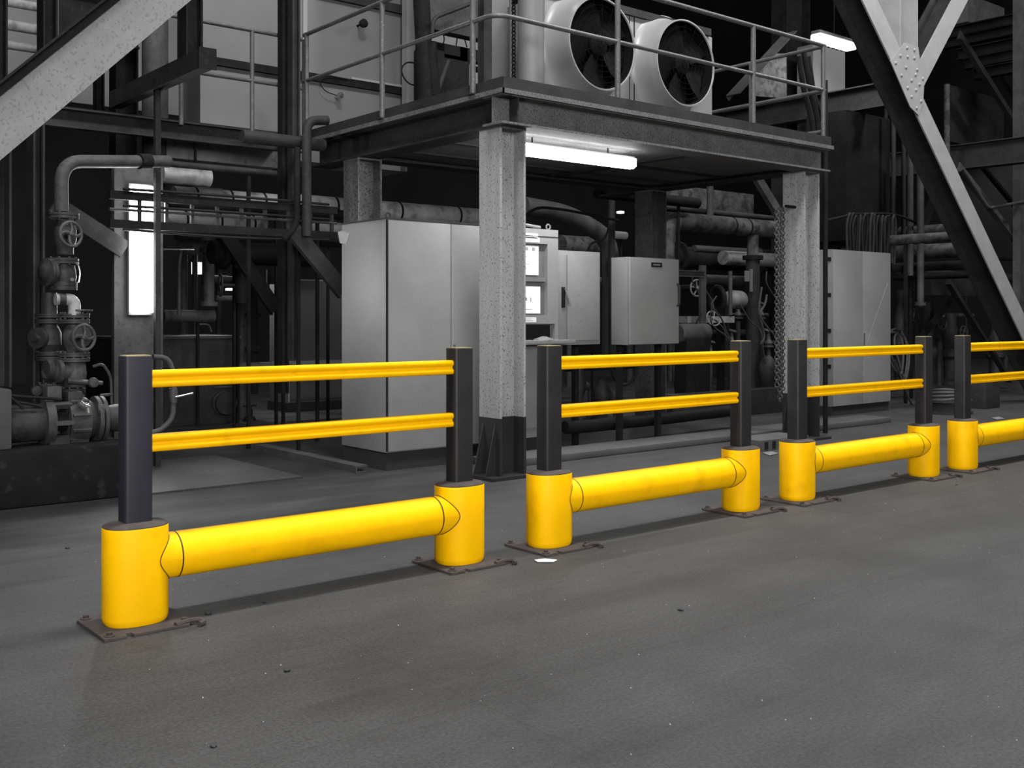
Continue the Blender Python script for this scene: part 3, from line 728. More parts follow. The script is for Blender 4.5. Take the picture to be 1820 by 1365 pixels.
PB = Thing('support_beam', 'dark channel beam above the pole at upper left, end towards the viewer', 'beam', (3.3, 8.7, 3.1))
e0 = onX(368, 104, 3.3); e1 = onX(205, 178, 3.3)
PB.part('beam', MB().extr(Uprof(.10, .15), (3.3, e0.y, e0.z), (3.3, e1.y, e0.z), (1, 0, 0)), STEEL)
PB.part('end_plate', MB().box((3.23, e0.y - .015, e0.z - .08), (3.37, e0.y, e0.z + .08)), STEELK)

pole = onX(281, 165, 3.3)
solo('steel_pole', 'thin dark pole from the channel beam down past the vertical lamp', 'pole', MB().box((3.272, pole.y - .02, 0), (3.316, pole.y + .03, e0.z - .075)), STEEL)

# ================================================================== BRACES
def brace(name, label, p0, p1, w, depth, m, m2=None, gus=None):
    T = Thing(name, label, 'brace', (min(p0[0], p1[0]), p0[1], min(p0[2], p1[2])))
    p0, p1 = V(p0), V(p1)
    # front flange (towards -Y), web and rear flange
    d = (p1 - p0).normalized(); n = V((0, -1, 0)); u = d.cross(n).normalized()
    T.part('front_flange', MB().extr(Rprof(w, .02), p0 + n * depth / 2, p1 + n * depth / 2, u), m)
    T.part('web', MB().extr(Rprof(.02, depth - .02), p0, p1, u), m2 or m)
    T.part('rear_flange', MB().extr(Rprof(w, .02), p0 - n * depth / 2, p1 - n * depth / 2, u), m2 or m)
    return T
a = onY(0, 214, 6.5); b_ = onY(262, 0, 6.5); dd_ = (b_ - a).normalized()
br = brace('diagonal_brace', 'wide pale diagonal steel brace crossing the upper left corner', a - dd_ * 2.6, b_ + dd_ * 2.4, .30, .30, BRACE, STEEL)
br.part('edge_angle', MB().extr(Lprof(.06, .06), a - dd_ * 2.6 + V((-.10, -.16, .13)), b_ + dd_ * 2.4 + V((-.10, -.16, .13)), (0, -1, 0)), STEELK, label='dark angle along the top edge')
# right braces, column and gusset: one riveted frame
BY = 7.0
t0 = onY(1544, 0, BY - .16); t1 = onY(1815, 575, BY - .16); dr = (t1 - t0).normalized()
bot = t1 + dr * (t1.z / -dr.z)
G = Thing('braced_frame', 'big riveted steel bracing at the right, with a long diagonal reaching the floor', 'bracing', (bot.x, BY, 0))
def frame_brace(p0, p1, w, depth, lb):
    p0, p1 = V(p0), V(p1); d = (p1 - p0).normalized(); n = V((0, -1, 0)); u = d.cross(n).normalized()
    o = G.part('brace', MB().extr(Rprof(.02, depth - .02), p0, p1, u), STEEL, label=lb)  # dark web tone stands in for the brace's unlit left side
    G.part('front_flange', MB().extr(Rprof(w, .02), p0 + n * depth / 2, p1 + n * depth / 2, u), BRACER, o, label='pale front face')
    G.part('rear_flange', MB().extr(Rprof(w, .02), p0 - n * depth / 2, p1 - n * depth / 2, u), STEEL, o)
sh = V((0, .16, 0))
frame_brace(t0 - dr * 2.2 + sh, bot + sh - dr * .05, .27, .33, 'long diagonal running down to the right')
u0 = onY(1614, 175, BY - .16); u1 = onY(1705, 0, BY - .16); du = (u1 - u0).normalized()
frame_brace(u0 + sh + du * .22, u1 + du * 2.0 + sh, .26, .33, 'shorter diagonal rising to the right')
cx_ = onY(1609, 80, BY).x
G.part('column', MB().extr(Iprof(.3, .42, .016, .02), (cx_, BY + .1, onY(1609, 90, BY).z), (cx_, BY + .1, 7.5), (0, 1, 0)), BRACER)
gy = BY - .196
gp = [(1608, 76), (1632, 83), (1637, 118), (1643, 140), (1641, 182), (1633, 205), (1618, 190), (1583, 108)]
gpo = G.part('gusset_plate', MB().poly(ppx(gp, gy), .012, (0, 1, 0)), BRACER)
for x, y in ((1612, 85), (1625, 89), (1600, 99), (1613, 101), (1625, 103), (1592, 112), (1610, 120), (1630, 124), (1602, 134), (1627, 133), (1620, 143), (1640, 140), (1613, 156), (1634, 150), (1628, 160), (1620, 172), (1637, 180), (1629, 192)):
    p = onY(x, y, gy)
    G.part('rivet', MB().lathe([(.021, 0), (.019, .008), (.012, .014), (.003, .016)], p, (0, -1, 0), 10), BRACER, gpo)

# ================================================================== LEFT MACHINERY
def flange(mb, c, r, t=.02, ax=(0, 0, 1)):
    return mb.lathe([(r, -t), (r, -.002), (r * .93, -.002), (r * .93, .002), (r, .002), (r, t)], c, ax, 24)
def bolts(mb, c, r, n, h=.03):
    for k in range(n):
        t = 2 * PI * k / n + .2
        mb.lathe([(.010, -h), (.010, h)], V(c) + V((r * math.cos(t), r * math.sin(t), 0)), (0, 0, 1), 6)
    return mb
VY = 7.85
def vstack(name, label, cxp, rows, Y, m, wheels=(), sidebits=None, group=None):
    """vertical valve: rows of (y_px, half width px)"""
    dx, dy = ray(cxp); t = Y / dy; k = t / F
    c = onY(cxp, 561, Y)
    T = Thing(name, label, 'valve', (c.x, Y, CH + (HY - rows[-1][0]) * k), group)
    prof = [(hw * k * .93, (HY - y) * k) for y, hw in reversed(rows)]
    T.part('body', MB().lathe(prof, (c.x, Y, CH), (0, 0, 1), 24), m)
    return T, k, c
# flanged upper valve
T, k, c = vstack('gate_valve', 'upper dark gate valve with handwheel above the pump at left', 116, [(392, 15), (398, 16), (408, 20), (428, 20), (440, 15), (452, 15)], VY, IRON)
fm = MB(); flange(fm, onY(113, 384, VY), .105); bolts(fm, onY(113, 384, VY), .088, 8); T.part('flange', fm, IRON)
fm = MB(); flange(fm, onY(112, 464, VY), .105); bolts(fm, onY(112, 464, VY), .088, 8); T.part('flange', fm, IRON)
w = onY(126, 416, VY - .22); T.part('handwheel', wheel(w, (.35, -1, .05), .085, .011), IRONL)
T.part('spindle', MB().tube([w, V((c.x, VY, w.z))], .022), IRON)
# elbow pipe on top
pipe('elbow_pipe', 'grey elbow pipe rising from the upper gate valve and bending right', 'pipe', [onY(109, 376, VY), V((onY(109, 0, VY).x, VY, onY(109, 287, VY).z)), onY(300, 287, VY + .3)], .048, STEELM, bend=.16)
solo('pipe_clamp', 'dark clamp around the elbow pipe left of the thin pole', 'clamp', MB().lathe([(.06, -.05), (.06, .05)], onY(256, 287, VY + .22), (onY(300, 287, VY + .3) - V((onY(109, 0, VY).x, VY, onY(109, 287, VY).z))).normalized(), 16), STEELK)
# middle body with side bulges
T = Thing('strainer_body', 'dark rounded strainer between the two left gate valves', 'valve', onY(112, 515, VY))
T.part('body', MB().lathe([(.075, 0), (.085, .06), (.075, .12), (.07, .16)], onY(114, 506, VY), (0, 0, 1), 20), IRON)
T.part('side_cover', MB().lathe([(.05, 0), (.06, .05), (.06, .09), (.10, .092), (.10, .112), (.094, .114), (.10, .116), (.10, .136), (.07, .14), (.05, .16), (.02, .165)], onY(112, 485, VY), (-1, -.3, 0), 24), IRON)
fm = MB(); flange(fm, onY(112, 508, VY - .02), .095, .03); T.part('flange', fm, IRON)
T.part('handle', MB().tube(ppx([(132, 466), (139, 470), (143, 485), (140, 502)], VY - .08), .006, bend=.05, seg=6), CHROME)
T.part('gauge', MB().lathe([(.013, 0), (.013, .03)], onY(126, 497, VY - .12), (0, -1, 0), 10), CHROME)
# small elbow with flaking paint
T = Thing('pipe_elbow', 'small elbow with flaking pale paint above the lower handwheel', 'pipe', onY(125, 552, VY - .1))
T.part('elbow', MB().tube(ppx([(98, 532), (132, 532), (132, 560)], VY - .06), .044, bend=.1), LAG)
T.part('collar', MB().tube(ppx([(104, 532), (115, 532)], VY - .06), .052), IRON)
fm = MB().lathe([(.085, 0), (.085, .012), (.03, .014)], onY(143, 553, VY - .04), (0, 0, 1), 20); T.part('disc', fm, IRONL)
# lower pair of valves
T, k, c = vstack('gate_valve', 'lower left gate valve without a visible wheel, beside the wheeled one', 87, [(520, 14), (545, 15), (578, 15), (590, 22), (612, 23), (622, 15), (646, 15)], VY + .1, IRON)
for y in (561, 571, 628, 637):
    fm = MB(); flange(fm, onY(88, y, VY + .1), .10, .014); T.part('flange', fm, IRON)
T.part('side_bonnet', MB().lathe([(.05, 0), (.05, .08), (.075, .082), (.075, .096), (.07, .098), (.075, .1), (.075, .115), (.03, .12), (.025, .14)], onY(84, 600, VY + .1), (-.8, -.6, 0), 18), IRON)
T, k, c = vstack('gate_valve', 'lower gate valve with a spoked handwheel just above the pump', 131, [(560, 13), (576, 13), (585, 17), (596, 20), (612, 18), (622, 13), (645, 15)], VY, IRONL)
for y in (561, 571, 630, 639):
    fm = MB(); flange(fm, onY(132, y, VY), .105, .014)
    if y in (561, 630): bolts(fm, onY(132, y, VY), .09, 9, .025)
    T.part('flange', fm, IRONL)
w = onY(149, 600, VY - .26); T.part('handwheel', wheel(w, (.35, -1, .05), .088, .012), IRONL)
T.part('spindle', MB().tube([w, V((c.x, VY, w.z))], .022), IRON)
T.part('bonnet', MB().lathe([(.07, 0), (.06, .08), (.075, .085), (.075, .105), (.03, .11)], V((c.x, VY, w.z)), (.35, -1, .05), 18), IRONL)
# check valve body below
T = Thing('check_valve', 'cast check valve with raised casting marks between gate valve and pump', 'valve', onY(118, 690, VY))
T.part('body', MB().lathe([(.07, 0), (.08, .03), (.085, .1), (.075, .16), (.06, .19)], onY(132, 688, VY), (0, 0, 1), 20), IRONL)
T.part('branch', MB().tube([onY(134, 655, VY), onY(104, 665, VY - .03), onY(82, 660, VY - .06)], [.075, .055, .052], seg=16), IRONL)
T.part('branch_flange', MB().lathe([(.085, -.015), (.085, .015)], onY(103, 660, VY - .04), (-1, -.15, .05), 22), IRONL)
T.part('branch_flange', MB().lathe([(.07, -.02), (.07, .02)], onY(86, 658, VY - .06), (-1, -.15, .05), 22), IRON)
fm = MB(); flange(fm, onY(129, 694, VY), .085, .016); bolts(fm, onY(129, 694, VY), .07, 8, .03); T.part('flange', fm, IRON)
fm = MB(); flange(fm, onY(87, 687, VY + .05), .08, .014); bolts(fm, onY(87, 687, VY + .05), .066, 8, .03); T.part('flange', fm, IRON)
T.part('arm', MB().tube(ppx([(120, 677), (160, 680), (182, 681)], VY - .1), [.02, .018, .015], seg=8), IRONL)
T.part('knob', MB().lathe([(.036, -.012), (.038, 0), (.034, .015), (.01, .02)], onY(166, 680, VY - .13), (.2, -1, .1), 18), IRONL)
T.part('knob', MB().lathe([(.036, -.012), (.038, 0), (.034, .015), (.01, .02)], onY(64, 695, VY - .1), (.2, -1, .1), 18), IRON)
# pump
pz = .375
Pu = Thing('pump', 'cast iron pump lying on the concrete plinth at the left edge', 'pump', (onY(120, 780, 7.75).x, 7.75, pz))
PY = 7.72
def hseg(x0, x1, yc, r0, r1, m, name, seg=22):
    a = onY(x0, yc, PY); b = onY(x1, yc, PY); zc = onY(115, 748, PY).z
    return Pu.part(name, MB().lathe([(r0, 0), (r0, (b.x - a.x) * .2), (r1, (b.x - a.x) * .8), (r1 * .96, b.x - a.x)], (a.x, PY, zc), (1, 0, 0), seg), m)
hseg(8, 78, 748, .13, .13, IRON, 'motor')
hseg(74, 90, 748, .175, .175, IRONL, 'motor_flange')
hseg(90, 118, 748, .07, .07, BLACK, 'coupling')
hseg(116, 152, 748, .155, .165, IRONL, 'casing')
hseg(152, 166, 748, .14, .13, IRON, 'casing_neck')
hseg(166, 174, 748, .165, .165, IRONL, 'flange')
hseg(176, 183, 748, .165, .165, IRONL, 'flange')
hseg(183, 212, 748, .09, .10, IRON, 'suction_pipe')
zc = onY(115, 748, PY).z
rb = MB()
for t in (-1.0, -.35, .3, .95, 1.6):
    a = onY(118, 748, PY); b = onY(150, 748, PY)
    rb.obox(V(((a.x + b.x) / 2, PY - .165 * math.cos(t), zc + .165 * math.sin(t))), b.x - a.x, .03, .016, Matrix.Rotation(-t, 3, 'X'))
Pu.part('rib', rb, IRONL)
for t in (.9, 0, -.9):
    a = onY(82, 748, PY); b = onY(120, 748, PY)
    lan = MB(); lan.obox(V(((a.x + b.x) / 2, PY - .15 * math.cos(t), zc + .15 * math.sin(t))), b.x - a.x, .04, .03, Matrix.Rotation(-t, 3, 'X')); Pu.part('lantern_bar', lan, IRONL)
Pu.part('foot', MB().box((onY(80, 780, PY).x, PY - .12, pz), (onY(115, 780, PY).x, PY + .12, zc - .1)).box((onY(120, 780, PY).x, PY - .1, pz), (onY(150, 780, PY).x, PY + .1, zc - .1)), IRON)
Pu.part('top_box', MB().box((onY(78, 715, PY).x, PY - .08, zc + .15), (onY(104, 715, PY).x, PY + .08, zc + .25), .008), IRONL)
Pu.part('top_box', MB().box((onY(114, 720, PY).x, PY - .09, zc + .13), (onY(140, 720, PY).x, PY + .08, zc + .21), .008), IRON)
Pu.part('grease_pipe', MB().tube(ppx([(141, 715), (150, 722), (156, 722), (158, 735)], PY - .14), .024, bend=.05, seg=10), CHROME, label='bright bent grease pipe')
Pu.part('cap', MB().lathe([(.04, -.03), (.045, 0), (.04, .03)], onY(180, 728, PY - .1), (1, 0, 0), 16), IRONL)
solo('concrete_block', 'small speckled concrete block at the left edge beside the pump', 'block', MB().box((onY(-60, 790, 7.5).x, 7.5, .375), (onY(22, 790, 7.5).x, 7.95, onY(10, 692, 7.5).z), .02), KERB)
for i, (pts, Yh) in enumerate((([(-20, 700), (40, 705), (75, 707), (110, 710)], 7.62), ([(-20, 712), (30, 714), (72, 722)], 7.60), ([(-10, 690), (20, 706), (42, 727)], 7.58))):
    pipe('cable', ['dark cable running over the pump motor, uppermost', 'dark cable running over the pump motor, lower one', 'dark cable crossing down over the pump motor'][i], 'cable', ppx(pts, Yh), .010, BLACK, bend=.1, seg=8)
Tp = Thing('standpipe', 'thin hooked standpipe right of the pump, behind the nearest post', 'pipe', onY(198, 735, 8.0))
Tp.part('pipe', MB().tube(ppx([(165, 652), (182, 646), (197, 668), (199, 738)], 8.0), .011, bend=.06, seg=8), STEELM)
Tp.part('side_arm', MB().tube(ppx([(178, 703), (200, 701)], 8.0), .012, seg=8), STEELM)
# columns at left edge
post_px('steel_column', 'dark broad column at the left edge of the photo', 'column', -30, 21, 180, 690, 7.6, STEEL, .26, 'H')
post_px('steel_column', 'dark H column left of the valve stack with a lit right edge', 'column', 59, 80, 190, 790, 8.4, STEEL, .18, 'H')
# diagonal flat under the walkway at left
p, q = onY(95, 362, 9.07), onY(222, 444, 9.07)
solo('flat_brace', 'dark flat brace sloping down right towards the vertical lamp', 'brace', MB().extr(Rprof(.03, .15), p, q, (0, -1, 0)), STEEL)

# vertical lamp
lx0, lx1 = onY(234, 450, 9.0).x, onY(271, 450, 9.0).x
lz0, lz1 = onY(250, 556, 9.0).z, onY(250, 330, 9.0).z
LV = Thing('fluorescent_lamp', 'lit fluorescent lamp fixed upright on a board at the left', 'lamp', ((lx0 + lx1) / 2, 9.0, lz0))
LV.part('housing', MB().box((lx0 - .01, 9.04, lz0 - .02), (lx1 + .01, 9.10, lz1 + .02), .006), PALE)
LV.part('diffuser', MB().box((lx0, 8.97, lz0), (lx1, 9.04, lz1), .012), LAMP, label='glowing white diffuser')
bx = (onY(203, 500, 9.11).x, onY(290, 500, 9.11).x)
solo('mounting_board', 'tall grey board behind the upright lit lamp', 'board', MB().box((bx[0], 9.11, 0), (bx[1], 9.19, onY(240, 295, 9.11).z), .006), STEELM)
# cable ladder crossing in front of the lamp
CL = Thing('cable_ladder', 'dark cable ladder running right from the upright lamp to the left platform column', 'cable tray', (4.5, 8.85, 2.0))
cyl = 8.78
xa, xb = onY(196, 350, cyl).x, onY(600, 380, cyl).x
zA, zB = onY(290, 352, cyl).z, onY(290, 402, cyl).z
zC = onY(290, 377, cyl).z
CL.part('side_rail', MB().box((xa, cyl, zA - .035), (xb, cyl + .05, zA + .035)), STEELK)
CL.part('side_rail', MB().box((xa, cyl, zB - .035), (xb, cyl + .05, zB + .035)), STEELK)
CL.part('mid_bar', MB().tube([(xa, cyl + .02, zC), (xb, cyl + .02, zC)], .012, seg=8), STEELM)
for k in range(9):
    xx = xa + .25 + k * (xb - xa - .3) / 8
    CL.part('rung', MB().box((xx - .014, cyl + .01, zB), (xx + .014, cyl + .04, zA)), STEEL)
for i in range(3):
    pipe('cable', ['black cable lying along the top of the cable ladder', 'black cable sagging below the cable ladder', 'black cable along the middle of the cable ladder'][i], 'cable',
         [V((xa + .1, cyl - .015, (zA + .05, zB - .045, zC + .03)[i])), V(((xa + xb) / 2, cyl - .02, (zA + .06, zB - .075, zC + .035)[i])), V((xb - .1, cyl - .015, (zA + .05, zB - .045, zC + .03)[i]))], .012, BLACK, bend=.8, seg=8)

# ---------------- rear left zone
def hpipe(label, x0, x1, yref, xref, Y, r, m, ends=False, name='pipe', cat='pipe', group=None, bands=0):
    """pipe parallel to the aisle on plane Y, through pixel (xref,yref)"""
    z = onY(xref, yref, Y).z; a = onY(x0, 0, Y).x; b = onY(x1, 0, Y).x
    if bands or ends or z < 2.9:
        T = Thing(name, label, cat, ((a + b) / 2, Y, z - r), group)
        T.part('pipe_run', MB().tube([(a, Y, z), (b, Y, z)], r, seg=20), m)
        if z < 2.9:
            sx_ = b - min(.35, (b - a) * .3)
            if 6.4 < Y < 9.3 and 5.1 < sx_ < 9.2: T.part('hanger', MB().box((sx_ - .01, Y - .01, z), (sx_ + .01, Y + .01, 2.775)), STEELK)
            elif 9.3 < Y < 10.3 and sx_ < 5.0: T.part('hanger', MB().box((sx_ - .01, Y - .01, z), (sx_ + .01, Y + .01, 3.03)), STEELK)
            else: T.part('support_post', MB().box((sx_ - .015, Y - .015 + r * .5, 0), (sx_ + .015, Y + .015 + r * .5, z)), STEELK)
        for k in range(bands):
            xx = a + (b - a) * (k + .6) / bands
            T.part('band', MB().lathe([(r + .004, -.012), (r + .004, .012)], (xx, Y, z), (1, 0, 0), 20), STEELK)
        if ends:
            T.part('flange', MB().lathe([(r * 1.45, -.03), (r * 1.45, -.003), (r * 1.35, 0), (r * 1.45, .003), (r * 1.45, .03)], (a + .12, Y, z), (1, 0, 0), 22), m)
            T.part('flange', MB().lathe([(r * 1.45, -.03), (r * 1.45, -.003), (r * 1.35, 0), (r * 1.45, .003), (r * 1.45, .03)], (a + (b - a) * .7, Y, z), (1, 0, 0), 22), m)
        return T
    return solo(name, label, cat, MB().tube([(a, Y, z), (b, Y, z)], r, seg=16), m, group)
def ypipe(label, X, y0px, y1px, r, m, name='pipe', cat='pipe'):
    a = onX(*y0px, X); b = onX(*y1px, X)
    return solo(name, label, cat, MB().tube([(X, a.y, a.z), (X, b.y, a.z)], r, seg=14), m)
def vpipe(label, xp, y0, y1, Y, r, m, name='pipe', cat='pipe', fl=()):
    a = onY(xp, y0, Y); b = onY(xp, y1, Y)
    mb = MB().tube([(a.x, Y, max(0, b.z)), (a.x, Y, a.z)], r, seg=14)
    if not fl: return solo(name, label, cat, mb, m)
    T = Thing(name, label, cat, (a.x, Y, max(0, b.z)))
    T.part('pipe_run', mb, m)
    for y in fl:
        T.part('flange', MB().lathe([(r * 1.6, -.025), (r * 1.6, .025)], (a.x, Y, onY(xp, y, Y).z), (0, 0, 1), 20), m)
    return T

solo('dusty_duct', 'dusty rectangular duct hung under the walkway at the left', 'duct', MB().box((onY(296, 0, 9.8).x, 9.8, onY(400, 290, 9.8).z), (onY(495, 0, 9.8).x, 10.25, 2.94), .01), PALED)
hpipe('pale lagged pipe stub beside the thin pole, highest of the left lagging', 287, 372, 313, 330, 9.5, .085, LAG, name='lagged_pipe')
hpipe('dull lagged pipe running right from the thin pole towards the platform column', 308, 545, 356, 420, 10.6, .10, LAG, bands=4, name='lagged_pipe')
hpipe('pale lagged pipe seen through the cable ladder at left', 290, 470, 393, 360, 11.2, .10, LAG, bands=3, name='lagged_pipe')
hpipe('pale lagged pipe running behind the top of the big pale cabinet', 520, 850, 376, 700, 9.6, .105, LAG, bands=3, name='lagged_pipe')
hpipe('pale duct between the close pair of uprights and the left platform column', 545, 605, 412, 570, 11.0, .12, PALED, name='lagged_pipe')
hpipe('dark pipe with white edge light just below the dusty duct', 300, 500, 302, 420, 9.3, .03, STEEL)
hpipe('dark thick pipe behind the cable ladder at left', 300, 620, 372, 460, 9.4, .05, STEELK)
hpipe('dark fat flanged pipe left of the dark cabinet top', 375, 560, 452, 470, 10.2, .12, STEELK, ends=True)
hpipe('dark upper pipe hung below the walkway beam near the platform', 430, 575, 250, 500, 8.9, .06, STEEL)
pipe('drop_pipe', 'dark pipe bending down beside the left platform column', 'pipe', [onY(582, 214, 8.7), onY(545, 214, 8.7), onY(545, 420, 8.7)], .045, STEEL, bend=.15)
pipe('drop_pipe', 'dark pipe dropping left of the bent one by the platform column', 'pipe', [onY(528, 262, 8.6), onY(528, 400, 8.6), onY(505, 425, 8.6)], .028, STEELK, bend=.2)
# pale vessel dome
c = onY(342, 420, 11.6)
solo('vessel', 'pale rounded vessel end hanging under the cable ladder at left', 'vessel', MB().lathe([(.02, -.22), (.10, -.20), (.17, -.13), (.19, 0), (.19, .3)], (c.x, 11.6, c.z), (0, 0, 1), 24), PALED)
vpipe('rough column pipe with a wide cap below the cable ladder', 371, 438, 540, 11.0, .06, STEELM, fl=(425, 445, 540), name='standpipe')
pipe('hooped_pipe', 'thin grey pipe bending over, right of the upright lamp', 'pipe', ppx([(341, 435), (322, 440), (318, 470), (318, 560)], 11.0), .02, STEELM, bend=.3)
pipe('thin_rod', 'thin bright rod right of the upright lamp', 'rod', ppx([(290, 444), (345, 444)], 10.8), .010, CHROME)
T = Thing('gate_valve', 'far handwheel valve facing sideways, right of the rough column pipe', 'valve', onY(392, 540, 11.2))
c = onY(392, 507, 11.2); T.part('handwheel', wheel(c, (1, -.25, 0), .12, .012, spokes=4, curl=0), STEELM)
T.part('spindle', MB().tube([c, c + V((.25, 0, 0))], .02), STEELM)
T.part('body', MB().lathe([(.06, -.2), (.09, 0), (.06, .2)], c + V((.25, 0, 0)), (0, 0, 1), 16), STEEL)
hpipe('pale pipe at knee height left of the dark cabinet', 385, 440, 530, 410, 11.6, .03, PALED)
hpipe('dark horizontal pipe over the far tank', 290, 380, 562, 330, 11.5, .07, STEELM)
for i, (a, b, wd, mm, lb) in enumerate((((385, 418), (480, 560), .16, STEELK, 'dark wide brace sloping down right behind the cable ladder'), ((508, 418), (600, 530), .17, STEEL, 'grey flat brace sloping down to the left platform column'))):
    Yb_ = (10.0, 8.75)[i]
    solo('flat_brace', lb, 'brace', MB().extr(Lprof(wd, .06), onY(*a, Yb_), onY(*b, Yb_), (0, 0, 1)), mm)
vpipe('dark pipe standing left of the dark cabinet', 450, 480, 700, 12.0, .06, STEELK, fl=(560, 620))
vpipe('dark stub pipe above the dark cabinet', 486, 480, 505, 12.6, .09, STEEL)
# tank
Tk = Thing('steel_tank', 'low dark steel tank with a round flange behind the nearest barrier', 'tank', (4.8, 12.1, 0))
tx0, tx1 = onY(200, 600, 11.7).x, onY(425, 600, 11.7).x
Tk.part('body', MB().box((tx0, 11.7, 0), (tx1, 12.6, 1.0), .01), STEELM if False else STEEL)
Tk.part('rim', MB().box((tx0 - .01, 11.67, 1.0), (tx1 + .01, 12.62, 1.03)), STEELM)
c = onY(397, 716, 11.68)
Tk.part('flange', MB().lathe([(.14, 0), (.14, .03), (.10, .035), (.10, .08), (.13, .085), (.13, .115)], (c.x, 11.7, max(.2, c.z)), (0, -1, 0), 24), STEEL)
Tk.part('bracket', MB().box((c.x - .12, 11.66, .42), (c.x + .12, 11.7, .44)), STEELM)
lp = MB().tube(ppx([(346, 592), (346, 577), (372, 577), (376, 590)], 11.75), .010, bend=.05, seg=6)
Tk.part('handle', lp, STEELM)
# hose loop right of nearest post
HL = Thing('hose_loop', 'curved pale hose with a small lever valve right of the nearest post', 'hose', onY(300, 770, 7.0))
HL.part('hose', MB().tube(ppx([(272, 634), (298, 636), (309, 664), (307, 745), (284, 766), (268, 770)], 7.0), .019, bend=.12), STEELM)
HL.part('ball_valve', MB().lathe([(.026, -.05), (.03, -.03), (.03, .03), (.026, .05)], onY(308, 703, 7.0), (0, 0, 1), 14), IRONL)
HL.part('lever', MB().tube(ppx([(312, 706), (343, 699)], 6.97), .007, seg=6), CHROME)
# small bollard valve on far floor
T = Thing('hydrant', 'small black spindle valve on the far floor left of the dark cabinet', 'valve', onZ(444, 748, 0))
c = onZ(444, 748, 0)
T.part('body', MB().lathe([(.08, 0), (.06, .05), (.035, .06), (.035, .14), (.02, .15), (.02, .18)], c, (0, 0, 1), 14), BLACK)
T.part('handle', MB().box(c + V((-.08, -.02, .17)), c + V((.08, .02, .19))), BLACK)

# upper left background
solo('cladding_sheet', 'pale cladding panel far behind the left brace, at the top left corner', 'panel', MB().box((onY(-40, 0, 15).x, 15, 4.2), (onY(112, 0, 15).x, 15.1, 8)), PALE)
solo('cladding_sheet', 'pale cladding panel glimpsed below the left brace, left of the round duct', 'panel', MB().box((onY(128, 0, 14.5).x, 14.5, 4.1), (onY(330, 0, 14.5).x, 14.6, 8)), PALE)
vcyl('vertical_duct', 'grey round duct behind the channel beam at the upper left', 'duct', 253, 298, 9.9, 2.3, 6.5, STEELM)
post_px('steel_column', 'dark column left of the grey round duct, below the left brace', 'column', 206, 246, -60, 300, 10.6, STEELK, .2, 'H')
post_px('steel_column', 'thin dark column below the left brace, left of the wider dark one', 'column', 172, 186, -60, 215, 10.8, STEELK, .12, 'H')
post_px('steel_column', 'dark column above the left brace between pale panels', 'column', 77, 103, -60, 200, 9.6, STEELK, .2, 'H')
post_px('steel_column', 'dark column in the very top left corner', 'column', -30, 14, -60, 200, 9.6, STEELK, .2, 'H')
for i, (y, r) in enumerate(((50, .06), (10, .05), (85, .05))):
    hpipe(['bright pipe across the top left panel, middle of three', 'bright pipe across the top left panel, highest of three', 'bright pipe across the top left panel, lowest of three'][i], -20, 96, y, 50, 12.5, r, LAG)
solo('roof_beam', 'dark plate girder behind the top of the left brace', 'beam', MB().extr(Iprof(.25, .5), (onY(105, 40, 10.2).x, 10.2, onY(150, 30, 10.2).z), (onY(240, 30, 10.2).x, 10.2, onY(150, 30, 10.2).z), (0, 1, 0)), STEELK)

# ---------------- machinery on the platform between housing and panel
solo('panel_strip', 'tall white strip at the right end of the pale housing', 'panel', MB().box((onY(723, 0, 10.1).x, 10.1, 3.05), (onY(741, 0, 10.1).x, 10.2, 5.8)), PALEW)
solo('overhead_box', 'dark grey box overhanging the platform left of the narrow panel', 'box', MB().box((onY(752, 0, 9.2).x, 9.2, onY(800, 58, 9.2).z), (onY(872, 0, 9.2).x, 9.35, 6.0), .01), STEELM)
solo('cladding_sheet', 'pale sheet glimpsed behind the dark motor on the platform', 'panel', MB().box((onY(740, 0, 13).x, 13, 4.3), (onY(905, 0, 13).x, 13.1, 7)), PALEW)
Mt = Thing('drive_motor', 'black drive machine on the platform deck between the housing and the railing corner', 'machine', onY(790, 175, 9.4))
a = onY(752, 175, 9.3); b_ = onY(836, 98, 9.3)
Mt.part('body', MB().box((a.x, 9.3, 2.99), (b_.x, 9.5, b_.z), .04), STEELK)
Mt.part('column', MB().tube([onY(757, 178, 9.2), onY(752, 60, 9.2), onY(748, -20, 9.2)], .09), STEELK)
Mt.part('column', MB().tube([onY(772, 170, 9.15), onY(764, 75, 9.15)], .07), STEELK)
Mt.part('strut', MB().tube([onY(772, 178, 9.15), onY(797, 108, 9.15)], .03), STEEL)
Mt.part('fittings', MB().box(onY(790, 102, 9.3), onY(812, 92, 9.5)).box(onY(818, 104, 9.3), onY(830, 95, 9.5)), STEELK)
TY = Thing('cable_tray', 'black wire cable tray behind the drive machine on the platform', 'cable tray', onY(820, 90, 11))
zt_ = onY(820, 86, 11).z
TY.part('side_rail', MB().box((onY(765, 0, 11).x, 11, zt_ - .02), (onY(880, 0, 11).x, 11.03, zt_ + .02)), STEELK)
TY.part('side_rail', MB().box((onY(765, 0, 11).x, 11.3, zt_ - .06), (onY(880, 0, 11).x, 11.33, zt_ - .02)), STEELK)
for k in range(10):
    xx = onY(768 + k * 12, 0, 11).x; TY.part('rung', MB().box((xx, 11.0, zt_ - .06), (xx + .015, 11.3, zt_)), STEELK)
for i, pts in enumerate(([(788, 60), (790, 70), (786, 84)], [(813, 55), (812, 75), (808, 92)], [(820, 56), (826, 70), (830, 84)], [(858, 62), (863, 78), (857, 92)])):
    pipe('cable', ['first', 'second', 'third', 'last'][i] + ' black cable from the left dangling above the wire tray on the platform', 'cable', ppx(pts, 10.9), .009, BLACK, bend=.1, seg=6)
